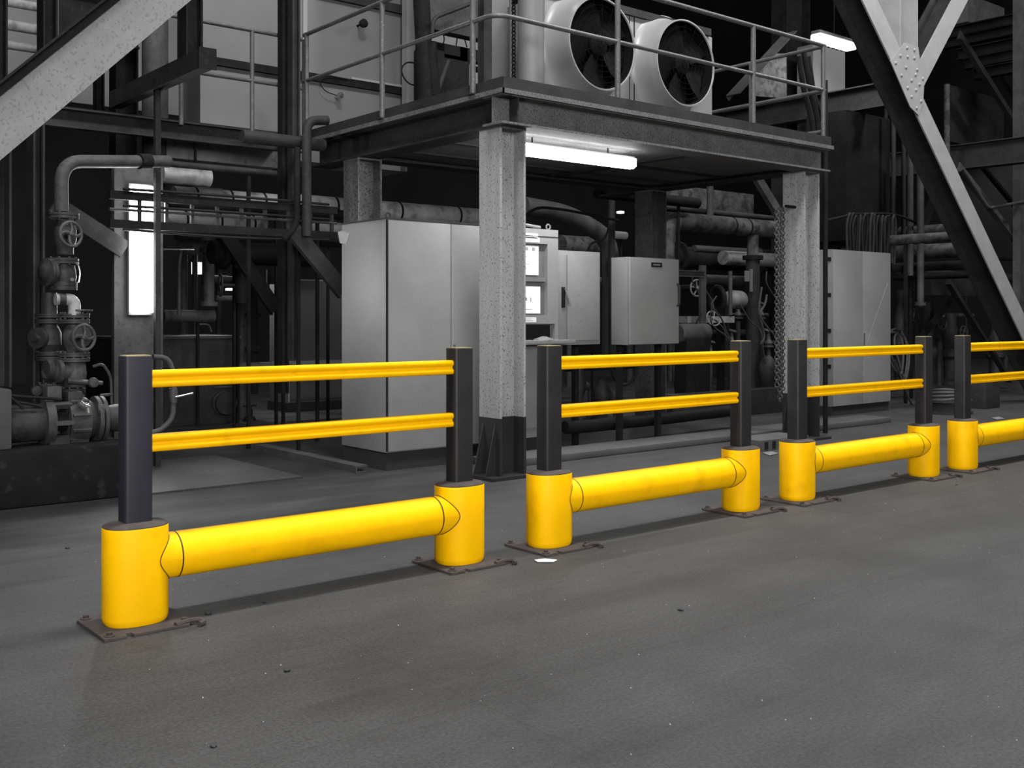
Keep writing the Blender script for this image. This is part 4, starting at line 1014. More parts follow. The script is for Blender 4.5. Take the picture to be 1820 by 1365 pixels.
pipe('cable', 'looped black cable beside the tall white strip on the platform', 'cable', ppx([(738, 112), (722, 110), (712, 122), (718, 140), (728, 150), (740, 152)], 9.6), .009, BLACK, bend=.12, seg=6)
for i, y in enumerate((112, 126)):
    hpipe(['black pipe behind the railing corner, upper of two', 'black pipe behind the railing corner, lower of two'][i], 845, 878, y, 860, 11.2, .04, STEELK)
pipe('bent_tube', 'dark tube arch on the platform left of the corner posts', 'tube', ppx([(768, 60), (770, 32), (838, 6)], 9.0), .022, STEEL, bend=.1)

# ---------------- under the platform (centre right)
hpipe('big dark pipe behind the box with the nameplate, running right', 1060, 1240, 352, 1150, 9.4, .07, STEELK)
PT = Thing('lagged_pipe', 'large dull lagged pipe under the right half of the platform with a down leg', 'pipe', onY(1290, 440, 9.6))
py_ = 9.6
z = onY(1300, 402, py_).z
PT.part('pipe_run', MB().tube([onY(1182, 470, py_), V((onY(1182, 0, py_).x, py_, z)), V((onY(1415, 0, py_).x, py_, z))], .13, bend=.28, seg=20), LAGD)
for px in (1298, 1325):
    PT.part('band', MB().lathe([(.136, -.015), (.136, .015)], (onY(px, 0, py_).x, py_, z), (1, 0, 0), 20), STEELK)
PT.part('down_leg', MB().tube([(onY(1338, 0, py_).x, py_, z), (onY(1338, 0, py_).x, py_, onY(1338, 458, py_).z)], .085, seg=18), LAGD)
PT.part('flange', MB().lathe([(.15, -.03), (.15, .03)], (onY(1338, 0, py_).x, py_, onY(1338, 458, py_).z), (0, 0, 1), 20), STEELK)
PT.part('lower_leg', MB().tube([(onY(1338, 0, py_).x, py_, onY(1338, 458, py_).z), (onY(1338, 0, py_).x, py_, .0)], .10, seg=18), STEEL)
LBL = MB().box((onY(1328, 0, 9.45).x, 9.48, onY(1330, 500, 9.45).z), (onY(1335, 0, 9.45).x, 9.50, onY(1330, 481, 9.45).z)).box((onY(1337, 0, 9.45).x, 9.48, onY(1338, 518, 9.45).z), (onY(1341, 0, 9.45).x, 9.50, onY(1338, 478, 9.45).z))
PT.part('sight_label', LBL, PALE)
hpipe('thin dark pipe above the large dull lagged pipe', 1168, 1420, 376, 1250, 10.0, .04, STEEL)
hpipe('second thin dark pipe above the large dull lagged pipe, closer to it', 1168, 1420, 386, 1250, 9.9, .03, STEELK)
vpipe('grey hanger pipe under the platform right of the rear column', 1262, 318, 386, 9.9, .05, STEELM)
solo('rear_duct', 'dull grey duct high under the platform behind the rear column', 'duct', MB().box((onY(1170, 0, 11.0).x, 11.0, onY(1250, 378, 11).z), (onY(1340, 0, 11).x, 11.5, onY(1250, 335, 11).z), .01), LAGD)
solo('flat_brace', 'grey sloping brace near the top of the right platform column', 'brace', MB().extr(Lprof(.2, .08), onY(1335, 318, 9.3), onY(1385, 400, 9.3), (0, 0, 1)), STEELM)
ypipe('pale conduit running away under the platform deck, right half', 7.5, (1200, 325), (1275, 315), .04, PALED) if False else None
hpipe('pale tube under the platform left of the big lagged elbow', 1090, 1112, 418, 1100, 9.8, .05, WHITE)
# blanket lagged vessel behind
hpipe('dark horizontal vessel behind the right wall box', 1195, 1400, 462, 1290, 11.0, .17, STEELK, ends=True)
hpipe('pale lagging piece beside the down leg under the large lagged pipe', 1285, 1390, 462, 1360, 10.4, .11, PALED)
fr = Thing('pipe_rack', 'pale angle frame right of the nameplate box', 'frame', onY(1230, 560, 9.0))
fr.part('top_bar', MB().extr(Lprof(.05, .08), onY(1200, 480, 9.0), onY(1250, 480 + 2, 9.0), (0, -1, 0)), STEELM)
fr.part('upright', MB().box(onY(1246, 700, 9.0), onY(1251, 472, 9.04)), STEELM)
T = Thing('gate_valve', 'pale handwheel half hidden behind the angle frame right of the nameplate box', 'valve', onY(1240, 540, 9.3))
c = onY(1239, 512, 9.3); T.part('handwheel', wheel(c, (-.2, -1, 0), .11, .012, spokes=5, curl=0), PALED); T.part('body', MB().tube([c, c + V((0, .3, 0))], .05), STEELK)
T = Thing('gate_valve', 'pale lower handwheel under the angle frame right of the nameplate box', 'valve', onY(1268, 580, 9.0))
c = onY(1268, 566, 9.0); T.part('handwheel', wheel(c, (-.3, -1, .4), .10, .011, spokes=4, curl=0), PALED); T.part('spindle', MB().tube([c, c + V((0, .15, -.25))], .02), STEELM); T.part('body', MB().lathe([(.05, -.3), (.09, -.1), (.09, 0), (.04, .05)], c + V((0, .15, -.2)), (0, 0, 1), 16), STEELK)
solo('pale_slab', 'pale metal shelf low behind the barrier right of the nameplate box', 'shelf', MB().box(onY(1222, 574, 9.2), onY(1275, 562, 9.5)), PALED)
Mo = Thing('electric_motor', 'dark electric motor right of the nameplate box at rail height', 'motor', onY(1230, 620, 8.9))
c0, c1 = onY(1205, 592, 8.9), onY(1256, 592, 8.9)
Mo.part('casing', MB().lathe([(.10, 0), (.12, .02), (.12, c1.x - c0.x - .03), (.09, c1.x - c0.x)], c0, (1, 0, 0), 22), STEELM)
Mo.part('shaft', MB().lathe([(.03, 0), (.03, .08)], c1, (1, 0, 0), 12), STEEL)
Mo.part('foot', MB().box((c0.x + .05, 8.8, 0), (c1.x - .05, 9.0, c0.z - .08)), STEELK)
# round drum
Fg = Thing('flanged_vessel', 'dark round flanged vessel with a pale end right of the angle frame', 'vessel', onY(1290, 600, 9.4))
c = onY(1275, 532, 9.4)
Fg.part('ring', MB().torus(c, (1, -.3, 0), .17, .035, 28, 8), STEELK)
Fg.part('end_cap', MB().lathe([(.02, .12), (.08, .10), (.12, .04), (.13, 0), (.13, -.3)], c + V((.30, 0, 0)), (-1, -.3, 0), 22), PALED)
Fg.part('support', MB().box((c.x + .1, 9.35, 0), (c.x + .2, 9.5, c.z - .1)), STEELK)
vpipe('grey thin standpipe between the flanged vessel and the down leg', 1298, 482, 560, 9.2, .028, STEELM)
# misc dark machinery near floor behind rails
for i, (px, py, Y, r, h) in enumerate(((1070, 700, 9.0, .10, .5), (1030, 690, 9.2, .07, .7), (1215, 690, 9.3, .12, .55), (1290, 690, 10.1, .10, .5), (1365, 600, 9.2, .13, .7))):
    lbs = ['dark pump head low behind the second barrier, below the console wall box', 'dark pipe stub low behind the left post of the second barrier', 'dark squat pump low behind the second barrier, right of the rear column', 'dark squat filter low behind the right end of the second barrier', 'dark machine lump left of the chains by the right platform column']
    c = onY(px, py, Y)
    T = Thing('process_pump', lbs[i], 'pump', (c.x, Y, 0))
    T.part('body', MB().lathe([(r * 1.3, 0), (r * 1.3, .05), (r * .7, .08), (r * .7, h * .4), (r, h * .5), (r * 1.1, h * .7), (r * .8, h * .9), (r * .3, h)], (c.x, Y, 0), (0, 0, 1), 18), IRON)
    T.part('side_pipe', MB().tube([(c.x, Y, h * .6), (c.x + r * 2.4, Y, h * .6), (c.x + r * 2.4, Y, .05)], r * .4, bend=.1), IRON)
    T.part('flange', MB().lathe([(r * .75, -.02), (r * .75, .02)], (c.x + r * 1.4, Y, h * .6), (1, 0, 0), 16), IRONL)
pipe('hose', 'dark thick hose lying on the kerb behind the second barrier', 'hose', [onY(1004, 760, 7.33), onY(1040, 758, 7.33), onY(1100, 752, 7.4), onY(1200, 742, 7.45), onY(1290, 730, 7.5), onY(1320, 728, 7.5)], .062, BLACK, bend=.2)
solo('floor_sleeper', 'dark timber sleeper behind the hose at the right of the rear column', 'sleeper', MB().box((onY(1196, 700, 8.4).x, 8.4, 0), (onY(1480, 700, 8.4).x, 8.6, .32), .01), STEEL)
pipe('hose', 'thin hose loop hanging below the box with the nameplate', 'hose', ppx([(1085, 640), (1090, 675), (1110, 688), (1130, 670), (1135, 640)], 8.2), .016, BLACK, bend=.3)
# chains at right column
for i, px in enumerate((1381, 1386.5, 1391)):
    ch = MB(); Yc = 6.36 + .04 * i; c = onY(px, 370, Yc); z = onY(px, 372, Yc).z; zend = (.55, .42, .5)[i]; k = 0
    while z > zend:
        ch.torus((c.x, Yc, z), (1, .3, 0) if k % 2 else (.3, -1, 0), .022, .007, 9, 5); z -= .034; k += 1
    solo('hanging_chain', ['left', 'middle', 'right'][i] + ' of three dark chains hanging beside the right platform column', 'chain', ch, STEELM)
solo('hook_bar', 'short dark bar on the right platform column carrying the three chains', 'bar', MB().tube([(8.86, 6.42, onY(1385, 368, 6.4).z + .02), (9.03, 6.42, onY(1385, 368, 6.4).z + .02)], .015, seg=8), STEELK)
# grated drain block beside it
Db = Thing('slotted_block', 'slotted dark block on the floor left of the third barrier', 'block', onZ(1365, 800))
c = onZ(1352, 803); 
Db.part('body', MB().box((c.x, c.y, 0), (c.x + .75, c.y + .35, .10)), KERB)
for k in range(6): Db.part('slot', MB().box((c.x + .06 + k * .115, c.y - .004, .015), (c.x + .11 + k * .115, c.y, .085)), BLACK)
solo('downpipe', 'dark thin pipe strapped to the right side of the right platform column', 'pipe', MB().tube([onY(1467, 740, 6.6).xy.to_3d(), V((onY(1467, 0, 6.6).x, 6.6, 3.8))], .026), STEELK)

# ---------------- right side
LR = Thing('fluorescent_lamp', 'lit fluorescent lamp high at the right beside the long brace', 'lamp', onY(1482, 75, 9.0))
zl = onY(1482, 74, 9.0).z; la, lb_ = onY(1452, 0, 9.0).x, onY(1516, 0, 9.0).x
LR.part('housing', MB().box((la, 8.95, zl + .05), (lb_, 9.10, zl + .10), .006), PALE)
LR.part('diffuser', MB().box((la, 8.94, zl - .05), (lb_, 9.11, zl + .05), .02), LAMP, label='glowing white diffuser')
LR.part('hanger', MB().tube([((la + lb_) / 2, 9.02, zl + .1), ((la + lb_) / 2, 9.02, 7.5)], .012, seg=6), STEELK)
Cp = MB(); Yc = 9.9; x0, x1 = onY(1445, 0, Yc).x, onY(1501, 0, Yc).x
n = 14; prof = []
for k in range(n + 1):
    xx = x0 + (x1 - x0) * k / n; prof.append((xx, Yc - (.05 if k % 2 else 0)))
prof += [(x1, Yc + .3), (x0, Yc + .3)]
z0, z1 = onY(1470, 285, Yc).z, 5.6
Cp.add([(p[0], p[1], z0) for p in prof] + [(p[0], p[1], z1) for p in prof], [(i, (i + 1) % len(prof), len(prof) + (i + 1) % len(prof), len(prof) + i) for i in range(len(prof))] + [tuple(range(len(prof))), tuple(range(len(prof), 2 * len(prof)))])
solo('corrugated_panel', 'ribbed pale cladding panel below the right fluorescent lamp', 'panel', Cp, PALE, smooth=False)
solo('dark_duct', 'large dark sheet duct above the pale double cabinet at right', 'duct', MB().box((onY(1504, 0, 8.9).x, 8.9, onY(1540, 430, 8.9).z), (onY(1582, 0, 8.9).x, 9.6, onY(1540, 202, 8.9).z), .01), STEELK)
zb = onX(1480, 185, 14.2).z
solo('steel_beam', 'dark beam running back from the long brace below the right lamp', 'beam', MB().extr(Iprof(.2, .36), (14.2, 8.3, zb), (14.2, 11.5, zb), (1, 0, 0)), STEEL)
post_px('steel_column', 'broad dark column behind the right end of the platform railing', 'column', 1398, 1440, -80, 700, 10.3, STEELK, .3, 'H')
solo('pale_plate', 'pale triangular plate behind the right end of the platform railing', 'plate', MB().poly(ppx([(1336, 170), (1342, 125), (1380, 95), (1398, 95), (1398, 175)], 9.5), .05, (0, 1, 0)), LAGD)
brp = (onY(1290, 170, 8.6), onY(1392, 60, 8.6))
solo('flat_brace', 'dark sloping brace behind the railing right of the fan unit', 'brace', MB().extr(Lprof(.22, .08), brp[0], brp[1], (0, -1, 0)), STEELM)
T = Thing('hose_bundle', 'dark bent hoses dropping at the right corner of the platform', 'hose', onY(1430, 300, 6.5))
for i, pts in enumerate(([(1420, 100), (1428, 160), (1446, 220), (1446, 300)], [(1428, 90), (1440, 160), (1456, 220), (1454, 305)], [(1436, 100), (1448, 180), (1464, 215), (1466, 300)])):
    T.part('hose', MB().tube(ppx(pts, 6.75), .03, bend=.3), STEELK)
# bundle of cables over a bar
CB = Thing('cable_bundle', 'thick bundle of dark cables draped above the pale double cabinet', 'cables', onY(1550, 440, 8.4))
bar_z = onY(1550, 382, 8.4).z
CB.part('bar', MB().tube([onY(1470, 392, 8.4), onY(1520, 380, 8.4), onY(1590, 380, 8.4), onY(1640, 400, 8.4)], .02, bend=.3), STEELK)
for k in range(13):
    px = 1511 + k * 6.3 + random.uniform(-2.5, 2.5); j = random.uniform(-6, 6)
    CB.part('cable', MB().tube(ppx([(px - 3, 462 + random.uniform(-8, 12)), (px - 2 + j, 400), (px + 1, 376 + random.uniform(-3, 5)), (px + 4, 400), (px + 3 + j, 470)], 8.33 + random.uniform(-.05, .05)), .018, bend=.12, seg=7), BLACK if k % 3 else STEEL)
# vertical pipes group
for i, (px, y0, y1, Y, r, m) in enumerate(((1588, 190, 450, 8.7, .035, STEEL), (1606, 240, 500, 8.9, .035, STEEL), (1618, 255, 490, 8.5, .045, STEELM), (1636, 280, 545, 8.3, .05, STEELM), (1575, 185, 400, 9.2, .03, STEELK))):
    vpipe(['slim dark pipe rising right of the dark sheet duct', 'slim dark pipe second from the dark sheet duct', 'grey vertical pipe third from the dark sheet duct', 'stout grey vertical pipe nearest the long brace with a bottom flange', 'slim sooty pipe touching the dark sheet duct'][i], px, y0, y1, Y, r, m, fl=(540,) if i == 3 else ())
def yrun(label, x0, y0, x1, X, r, m, name='pipe'):
    a = onX(x0, y0, X); b = onX(x1, y0, X)
    T = Thing(name, label, 'pipe', (X, (a.y + b.y) / 2, a.z - r))
    T.part('pipe_run', MB().tube([(X, a.y, a.z), (X, b.y, a.z)], r, seg=16), m)
    T.part('support_post', MB().box((X - .02, b.y - .3, 0), (X + .02, b.y - .26, a.z)), STEELK)
    return T
hpipe('pale lagged pipe left of the draped cables above the right cabinet', 1468, 1510, 425, 1490, 9.8, .12, LAGD)
yrun('rough grey pipe running back across the vertical pipes at right', 1700, 420, 1578, 14.0, .07, LAGD)
yrun('dull lagged pipe below the rough grey pipe at right', 1740, 442, 1580, 15.0, .11, LAGD)
yrun('dark pipe below the lagged pipe at right', 1740, 470, 1590, 15.2, .07, STEEL)
yrun('dark pipe lowest of the stacked runs at right', 1740, 488, 1590, 15.0, .05, STEELK)
yrun('pale pipe uppermost of the stacked runs at right', 1740, 404, 1600, 15.5, .09, LAGD)
hpipe('dark rail beam behind the long brace at right', 1600, 1830, 492, 1750, 9.5, .08, STEEL)
solo('cladding_sheet', 'grey panel behind the second right brace, near the right edge', 'panel', MB().box((onY(1688, 0, 10).x, 10, onY(1740, 262, 10).z), (onY(1784, 0, 10).x, 10.1, onY(1740, 165, 10).z)), STEEL)
vpipe('pale vertical pipe right of the riveted plate', 1683, 150, 275, 8.6, .045, LAGD)
zb = onX(1750, 275, 16.5).z
solo('steel_beam', 'grey edged beam at the right edge behind the long brace', 'beam', MB().extr(Iprof(.25, .4), (16.5, 6.0, zb), (16.5, 11.0, zb), (1, 0, 0)), STEEL)
for i, (a, b, Y, w, m, lb) in enumerate((((1700, 70), (1815, 250), 9.2, .22, STEEL, 'dark diagonal brace right of the riveted plate, sloping to the right edge'),
                                     ((1745, 90), (1825, 215), 10.5, .22, STEELK, 'sooty diagonal brace far right, parallel to the dark one'),
                                     ((1700, 305), (1822, 460), 8.2, .18, STEELM, 'grey stair stringer sloping down behind the long brace at right'),
                                     ((1742, 300), (1800, 370), 9.6, .15, STEELK, 'sooty short brace above the grey stair stringer'),
                                     ((1680, 505), (1790, 680), 8.6, .16, STEEL, 'dark brace leg sloping right behind the farthest barrier'),
                                     ((1700, 530), (1630, 620), 9.0, .14, STEELK, 'dark brace leg sloping left behind the farthest barrier'),
                                     ((1640, 405), (1670, 330), 9.6, .14, STEELK, 'dark short brace between vertical pipes and the long brace'))):
    solo('flat_brace', lb, 'brace', MB().extr(Lprof(w, .09), onY(*a, Y), onY(*b, Y), (0, 0, 1)), m)
pipe('stair_rail', 'grey handrail above the stair stringer at right', 'handrail', ppx([(1710, 300), (1757, 370), (1822, 358)], 8.0), .025, STEELM, bend=.1)
post_px('steel_post', 'slim lit post along the right edge of the photo', 'post', 1813, 1822, -60, 640, 8.0, STEELM, .12)
for i, (y, x0) in enumerate(((45, 1705), (62, 1710), (88, 1750), (108, 1762), (130, 1780))):
    a = onX(1815, y - 12, 19.0); b = onX(x0, y, 19.0)
    solo('roof_beam', ['highest', 'second', 'third', 'fourth', 'lowest'][i] + ' of the dark gantry beams at the far top right', 'beam', MB().extr(Iprof(.2, .2), (19, a.y, a.z), (19, b.y + .5, a.z), (1, 0, 0)), STEELK)
solo('hoist_box', 'pale box hung under the far top right gantry', 'box', MB().box(onY(1720, 38, 10.5), onY(1752, 22, 10.9)), PALED)
# riser machinery lower right
for i, (px, py, Y, r, h, lb) in enumerate(((1600, 700, 9.6, .12, 1.7, 'dark valve riser right of the pale double cabinet'), (1650, 700, 9.4, .14, 1.5, 'dark squat machine behind the third barrier, right end'), (1690, 700, 9.8, .16, 1.3, 'dark machine behind the gap before the farthest barrier'), (1770, 700, 9.6, .15, 1.2, 'dark machine behind the farthest barrier at the right edge'))):
    c = onY(px, py, Y)
    T = Thing('process_pump', lb, 'machine', (c.x, Y, 0))
    T.part('body', MB().lathe([(r * 1.4, 0), (r * 1.4, .06), (r * .8, .1), (r * .8, h * .35), (r * 1.2, h * .4), (r * 1.2, h * .45), (r * .8, h * .5), (r, h * .7), (r * .6, h * .85), (r * .6, h)], (c.x, Y, 0), (0, 0, 1), 18), IRON)
    T.part('side_pipe', MB().tube([(c.x, Y, h * .6), (c.x + r * 2.6, Y, h * .6), (c.x + r * 2.6, Y, .05)], r * .4, bend=.12), IRON)
    T.part('handwheel', wheel((c.x, Y - .25, h * .75), (-.2, -1, .1), .1, .012, spokes=4, curl=0), IRONL)
    T.part('spindle', MB().tube([(c.x, Y - .25, h * .75), (c.x, Y, h * .75)], .02), IRON)
Bk = Thing('cross_block', 'dark box girder at head height right of the vertical pipes', 'beam', onY(1680, 525, 9.0))
Bk.part('body', MB().box(onY(1655, 525, 9.0), onY(1705, 495, 9.3)), STEEL)
# cable coil
Cc = Thing('cable_coil', 'loose coil of pale hose hanging right of the pale double cabinet', 'hose', onY(1600, 700, 8.1))
for (cx_, cy_, R_, t_) in ((1598, 630, .36, .1), (1604, 634, .33, .5), (1592, 628, .30, -.3)):
    c = onY(cx_, cy_, 8.0)
    ring = []
    for k in range(25):
        q = 2 * PI * k / 24; ring.append(c + V((R_ * .62 * math.cos(q) + .05 * math.sin(2 * q + t_), .06 * math.sin(q + t_), R_ * math.sin(q))))
    Cc.part('loop', MB().tube(ring, .016, seg=7, cap=False), STEELM)
Cc.part('tail', MB().tube(ppx([(1590, 640), (1605, 680), (1618, 715), (1628, 730)], 7.9), .014, bend=.1, seg=7), STEELM)
Cc.part('hook', MB().tube([onY(1600, 592, 8.0), onY(1600, 586, 8.05), onY(1600, 586, 9.6)], .012, seg=6), STEELK)
Dr = Thing('hose_reel', 'low dark reel with pale hose between the two right barriers', 'reel', onZ(1682, 736))
c = onZ(1682, 734)
Dr.part('drum', MB().lathe([(.32, 0), (.32, .03), (.26, .04), (.26, .14), (.32, .15), (.32, .18)], c, (0, 0, 1), 28), STEEL)
for k in range(4): Dr.part('loop', MB().torus(c + V((.02 * k, .01 * k, .20 + .025 * k)), (.1 * (k - 1), .08, 1), .25 - .03 * k, .02, 28, 7), STEELM)
Bp = Thing('metal_bin', 'small dark metal box on the floor behind the farthest barrier', 'box', onZ(1765, 726))
c = onZ(1765, 726); Bp.part('body', MB().box((c.x - .2, c.y, 0), (c.x + .2, c.y + .3, .42), .01), STEEL); Bp.part('lid', MB().box((c.x - .21, c.y - .01, .42), (c.x + .21, c.y + .31, .45)), STEELM)

# ---------------- far windows and lights
W1 = struct('window_1', MB().box((onY(1757, 0, 20.9).x, 20.9, onY(1780, 28, 20.9).z), (onY(1778, 0, 20.9).x, 20.95, onY(1780, 8, 20.9).z)), LAMPW); W1['label'] = 'bright far window pane at the top right, left one'
W2 = struct('window_2', MB().box((onY(1784, 0, 20.9).x, 20.9, onY(1790, 27, 20.9).z), (onY(1789, 0, 20.9).x, 20.95, onY(1790, 6, 20.9).z)), LAMPW); W2['label'] = 'bright far window slit at the top right, middle one'
W3 = struct('window_3', MB().box((onY(1804, 0, 20.9).x, 20.9, onY(1808, 24, 20.9).z), (onY(1812, 0, 20.9).x, 20.95, onY(1808, 2, 20.9).z)), LAMPW); W3['label'] = 'bright far window slit at the top right, right one'
for i, (px, py, wpx, hpx, Y, lb) in enumerate(((1173, 383, 10, 4, 14, 'small bright far lamp just right of the rear platform column'), (1106, 377, 9, 4, 14, 'small bright far lamp just left of the rear platform column'),
                                         (352, 476, 14, 22, 15, 'bright far work lamp left of the rough column pipe'), (399, 451, 14, 9, 15, 'bright far lamp right of the rough column pipe'), (1800, 186, 8, 4, 16, 'small bright far lamp at the right edge'), (410, 514, 9, 4, 15, 'pair of tiny far lamps right of the sideways handwheel'))):
    c = onY(px, py, Y); k = (Y / ray(px)[1]) / F
    T = Thing('far_lamp', lb, 'lamp', c)
    T.part('shade', MB().box(c + V((-wpx * k * .6, .02, hpx * k * .45)), c + V((wpx * k * .6, .14, hpx * k * .7))), STEELK)
    T.part('bulb', MB().box(c + V((-wpx * k * .5, 0, -hpx * k * .5)), c + V((wpx * k * .5, .1, hpx * k * .45))), LAMPW)

# tangle of cables and small valves right of the nameplate box
random.seed(5)
for k in range(9):
    x0 = random.uniform(1215, 1375); y0 = random.uniform(480, 560); Yk = random.uniform(8.6, 9.3)
    pts = [(x0, y0)]
    for q in range(4): pts.append((pts[-1][0] + random.uniform(-14, 22), pts[-1][1] + random.uniform(12, 42)))
    pipe('cable', 'thin cable tangled among the valves right of the nameplate box', 'cable', ppx(pts, Yk), random.uniform(.008, .016), random.choice((BLACK, STEELM, STEELM)), bend=.25, seg=7, group='tangled cables right of the nameplate box')
for k in range(6):
    px = (1224, 1262, 1300, 1352, 1366, 1312)[k]; py = (640, 630, 610, 560, 610, 560)[k]; Yk = (9.2, 8.8, 8.9, 9.1, 8.7, 9.9)[k]
    c = onY(px, py, Yk + .5)
    Yk = Yk + .5
    T = Thing('small_valve', 'small dark flanged valve on a riser right of the nameplate box', 'valve', (c.x, Yk, 0), 'small valves right of the nameplate box')
    T.part('riser', MB().tube([(c.x, Yk, 0), (c.x, Yk, c.z - .05)], .035), IRON)
    T.part('body', MB().lathe([(.05, -.06), (.075, -.055), (.075, -.035), (.045, -.03), (.06, 0), (.045, .04), (.03, .06), (.03, .12), (.012, .13), (.012, .18)], c, (0, 0, 1), 16), IRONL)
    T.part('handwheel', wheel(c + V((0, 0, .18)), (.1, -.3, 1), .07, .009, spokes=4, curl=0), IRONL)
    T.part('outlet', MB().tube([c, c + V((.22, .02, 0)), c + V((.22, .3, 0))], .03, bend=.08), IRON)
# murky pipework far behind
random.seed(21)
for k in range(16):
    px = random.choice((random.uniform(940, 1120), random.uniform(1190, 1400), random.uniform(1480, 1800), random.uniform(300, 480)))
    Yk = random.uniform(12.2, 14.0); c = onY(px, 500, Yk); zt_k = random.uniform(1.6, 2.9)
    solo('background_pipe', 'sooty upright pipe standing in the murk far behind the cabinets', 'pipe', MB().tube([(c.x, Yk, 0), (c.x, Yk, zt_k), (c.x + random.choice((-.5, .5)), Yk, zt_k)], random.uniform(.03, .09), bend=.2), random.choice((STEEL, STEELM, LAGD)), 'upright pipes far behind the cabinets')
for k in range(14):
    px = random.choice((random.uniform(940, 1050), random.uniform(1190, 1330), random.uniform(1590, 1750), random.uniform(290, 420)))
    Yk = random.uniform(10.8, 12.0); z = random.uniform(.4, 2.75); x0 = onY(px, 0, Yk).x
    solo('background_pipe', 'sooty level pipe lying in the murk far behind the cabinets', 'pipe', MB().tube([(x0, Yk, z), (x0 + random.uniform(1.2, 2.8), Yk, z)], random.uniform(.03, .10)), random.choice((STEEL, STEELM, STEELM, LAGD)), 'level pipes far behind the cabinets')
pipe('sloping_pipe', 'fat dark pipe sloping down right behind the control console', 'pipe', [onY(930, 366, 10.2), onY(1010, 380, 10.2), onY(1085, 425, 10.2), onY(1085, 640, 10.2)], .12, STEELM, bend=.3)
vpipe('slim dark pipe just left of the rear platform column', 1087, 335, 640, 9.8, .045, STEEL)
hpipe('grey duct seen over the wall box with the lever handle', 995, 1085, 438, 1040, 10.8, .14, LAGD, name='duct', cat='duct')
pipe('cable', 'black cable looping up from the wall box with the lever handle', 'cable', ppx([(1042, 452), (1050, 432), (1075, 425), (1082, 405)], 9.2), .014, BLACK, bend=.2)
pipe('cable', 'black cable sweeping from the rear platform column to the console', 'cable', ppx([(930, 385), (955, 368), (1000, 372), (1100, 392)], 9.0), .016, BLACK, bend=.4)
# ================================================================== FLOOR LITTER
def chip(name, label, x, y, r, m, cat, flat=.4, group=None):
    c = onZ(x, y); mb = MB(); bm = bmesh.new(); bmesh.ops.create_icosphere(bm, subdivisions=1, radius=r)
    for v in bm.verts:
        v.co = V((v.co.x * random.uniform(.7, 1.3), v.co.y * random.uniform(.7, 1.3), v.co.z * flat)); v.co.z += r * flat * .8
    bm.verts.index_update(); mb.add([v.co + c for v in bm.verts], [tuple(v.index for v in f.verts) for f in bm.faces]); bm.free()
    return solo(name, label, cat, mb, m, group, smooth=False)
def scrap(label, pts, m):
    solo('paper_scrap', label, 'litter', MB().poly([onZ(x, y, .004) for x, y in pts], .004, (0, 0, 1)), m)
scrap('white paper scrap in front of the left plate of the second barrier', [(950, 996), (968, 994), (990, 996), (984, 999), (955, 999)], WHITE)
scrap('pale paper scrap on the floor behind the second barrier near the slotted block', [(1355, 805), (1372, 803), (1384, 806), (1368, 810)], PALED)
scrap('pale scrap on the floor behind the farthest barrier', [(1762, 743), (1775, 741), (1786, 744), (1772, 746)], PALED)
for i, (x, y) in enumerate(((470, 1071), (510, 1193), (1225, 858), (380, 1327), (1210, 1085), (1440, 880), (1700, 862), (120, 975), (370, 1091))):
    lbs = ['dark chip in the shadow of the nearest barrier', 'dark chip on the floor below the nearest barrier tube', 'dark chip behind the second barrier tube', 'dark sliver on the floor near the bottom left', 'dark chip on the open floor below the second barrier', 'dark chip beside the left plate of the third barrier', 'dark chip right of the gap before the farthest barrier', 'dark chip left of the nearest bollard', 'dark chip beside the nearest base plate']
    chip('stone_chip', lbs[i], x, y, .012 + .004 * (i % 3), CHIP, 'stone')
gm = MB()
for k in range(190):
    x = random.uniform(0, 1820); y = random.uniform(850, 1350)
    if random.random() < .5: y = random.uniform(820, 1000)
    c = onZ(x, y); r = random.uniform(.0012, .0034)
    if 4.1 < c.y < 4.55 or c.y > 6.0: continue
    gm.add([c + V((-r, -r, .0)), c + V((r, -r * .8, 0)), c + V((0, r, 0)), c + V((0, 0, r * 1.2))], [(0, 1, 3), (1, 2, 3), (2, 0, 3), (2, 1, 0)])
solo('floor_grit', 'pale grit scattered over the concrete floor of the aisle', 'grit', gm, GRIT, smooth=False, kind='stuff')

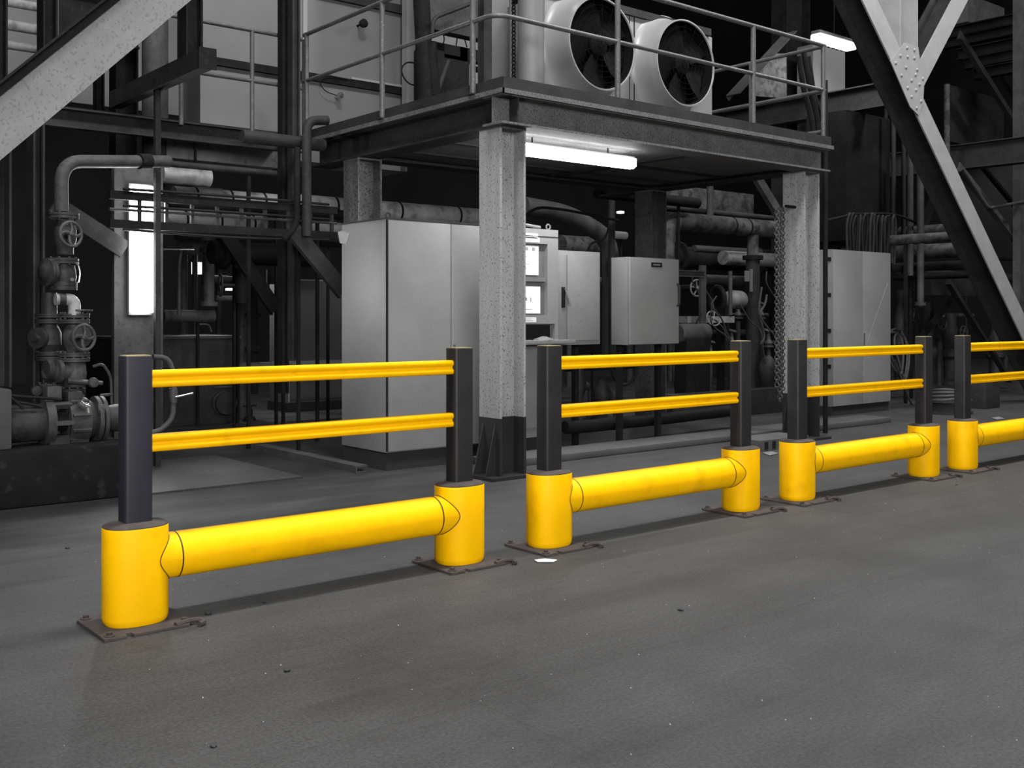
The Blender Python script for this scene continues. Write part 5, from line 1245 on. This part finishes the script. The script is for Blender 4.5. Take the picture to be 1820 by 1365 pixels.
# ================================================================== LIGHT
def area(name, loc, target, size, energy, sy=None):
    l = bpy.data.lights.new(name, 'AREA'); l.energy = energy; l.shape = 'RECTANGLE' if sy else 'SQUARE'; l.size = size
    if sy: l.size_y = sy
    o = bpy.data.objects.new(name, l); COL.objects.link(o); o.location = loc
    o.rotation_euler = (V(target) - V(loc)).to_track_quat('-Z', 'Y').to_euler(); return o
for i, x in enumerate((-2.5, 3.5, 9.5, 15.5)):
    area('high_bay_lamp', (x, 4.0, 9.0), (x, 4.0, 0), .9, 430)
area('front_fill', (-2.0, -8.0, 4.0), (7, 6, 1.2), 7, 1750, 4)  # unseen broad light behind the camera, added to fill the front faces
area('overhead_fill', (5, 2.5, 11.5), (5, 3.0, 0), 16, 900, 4)  # unseen soft light from above, added to brighten tops and soften shadows
# light thrown by the fluorescent fittings
area('fluorescent_light', (6.24, 6.77, 2.60), (6.24, 6.77, 0), 1.45, 22, .12)
area('fluorescent_light', ((la + lb_) / 2, 9.02, zl - .08), ((la + lb_) / 2, 8.6, 0), 1.0, 26, .15)
area('fluorescent_light', ((lx0 + lx1) / 2, 8.94, (lz0 + lz1) / 2), ((lx0 + lx1) / 2, 7, (lz0 + lz1) / 2), .18, 22, 1.1)
# weak lights by the far lamps, then a broad unseen one over the rear
for px, py, Yk in ((1140, 380, 13.0), (375, 460, 14.0), (1700, 300, 15.0)):
    c = onY(px, py, Yk); area('far_lamp_light', (c.x, c.y - .3, c.z + .4), (c.x, c.y - 3, 0), .4, 24)
area('rear_top_light', (5, 12.5, 10.5), (5, 12, 0), 5, 160, 2)
w = bpy.data.worlds.new('hall_air'); SC.world = w; w.use_nodes = True
w.node_tree.nodes['Background'].inputs['Color'].default_value = (1, 1, 1, 1)
w.node_tree.nodes['Background'].inputs['Strength'].default_value = .028

# ================================================================== CAMERA
cam = bpy.data.cameras.new('camera'); co = bpy.data.objects.new('camera', cam); COL.objects.link(co)
co.location = (0, 0, CH)
co.rotation_euler = (PI / 2, 0, -math.atan2(FWX, FWY))
cam.sensor_width = 36; cam.lens = 36 * F / 1820; cam.shift_y = -(682.5 - HY) / 1820
cam.clip_end = 200
SC.camera = co
vs = SC.view_settings
vs.view_transform = 'Standard'; vs.look = 'None'; vs.exposure = 0.0; vs.gamma = 1; vs.use_curve_mapping = False
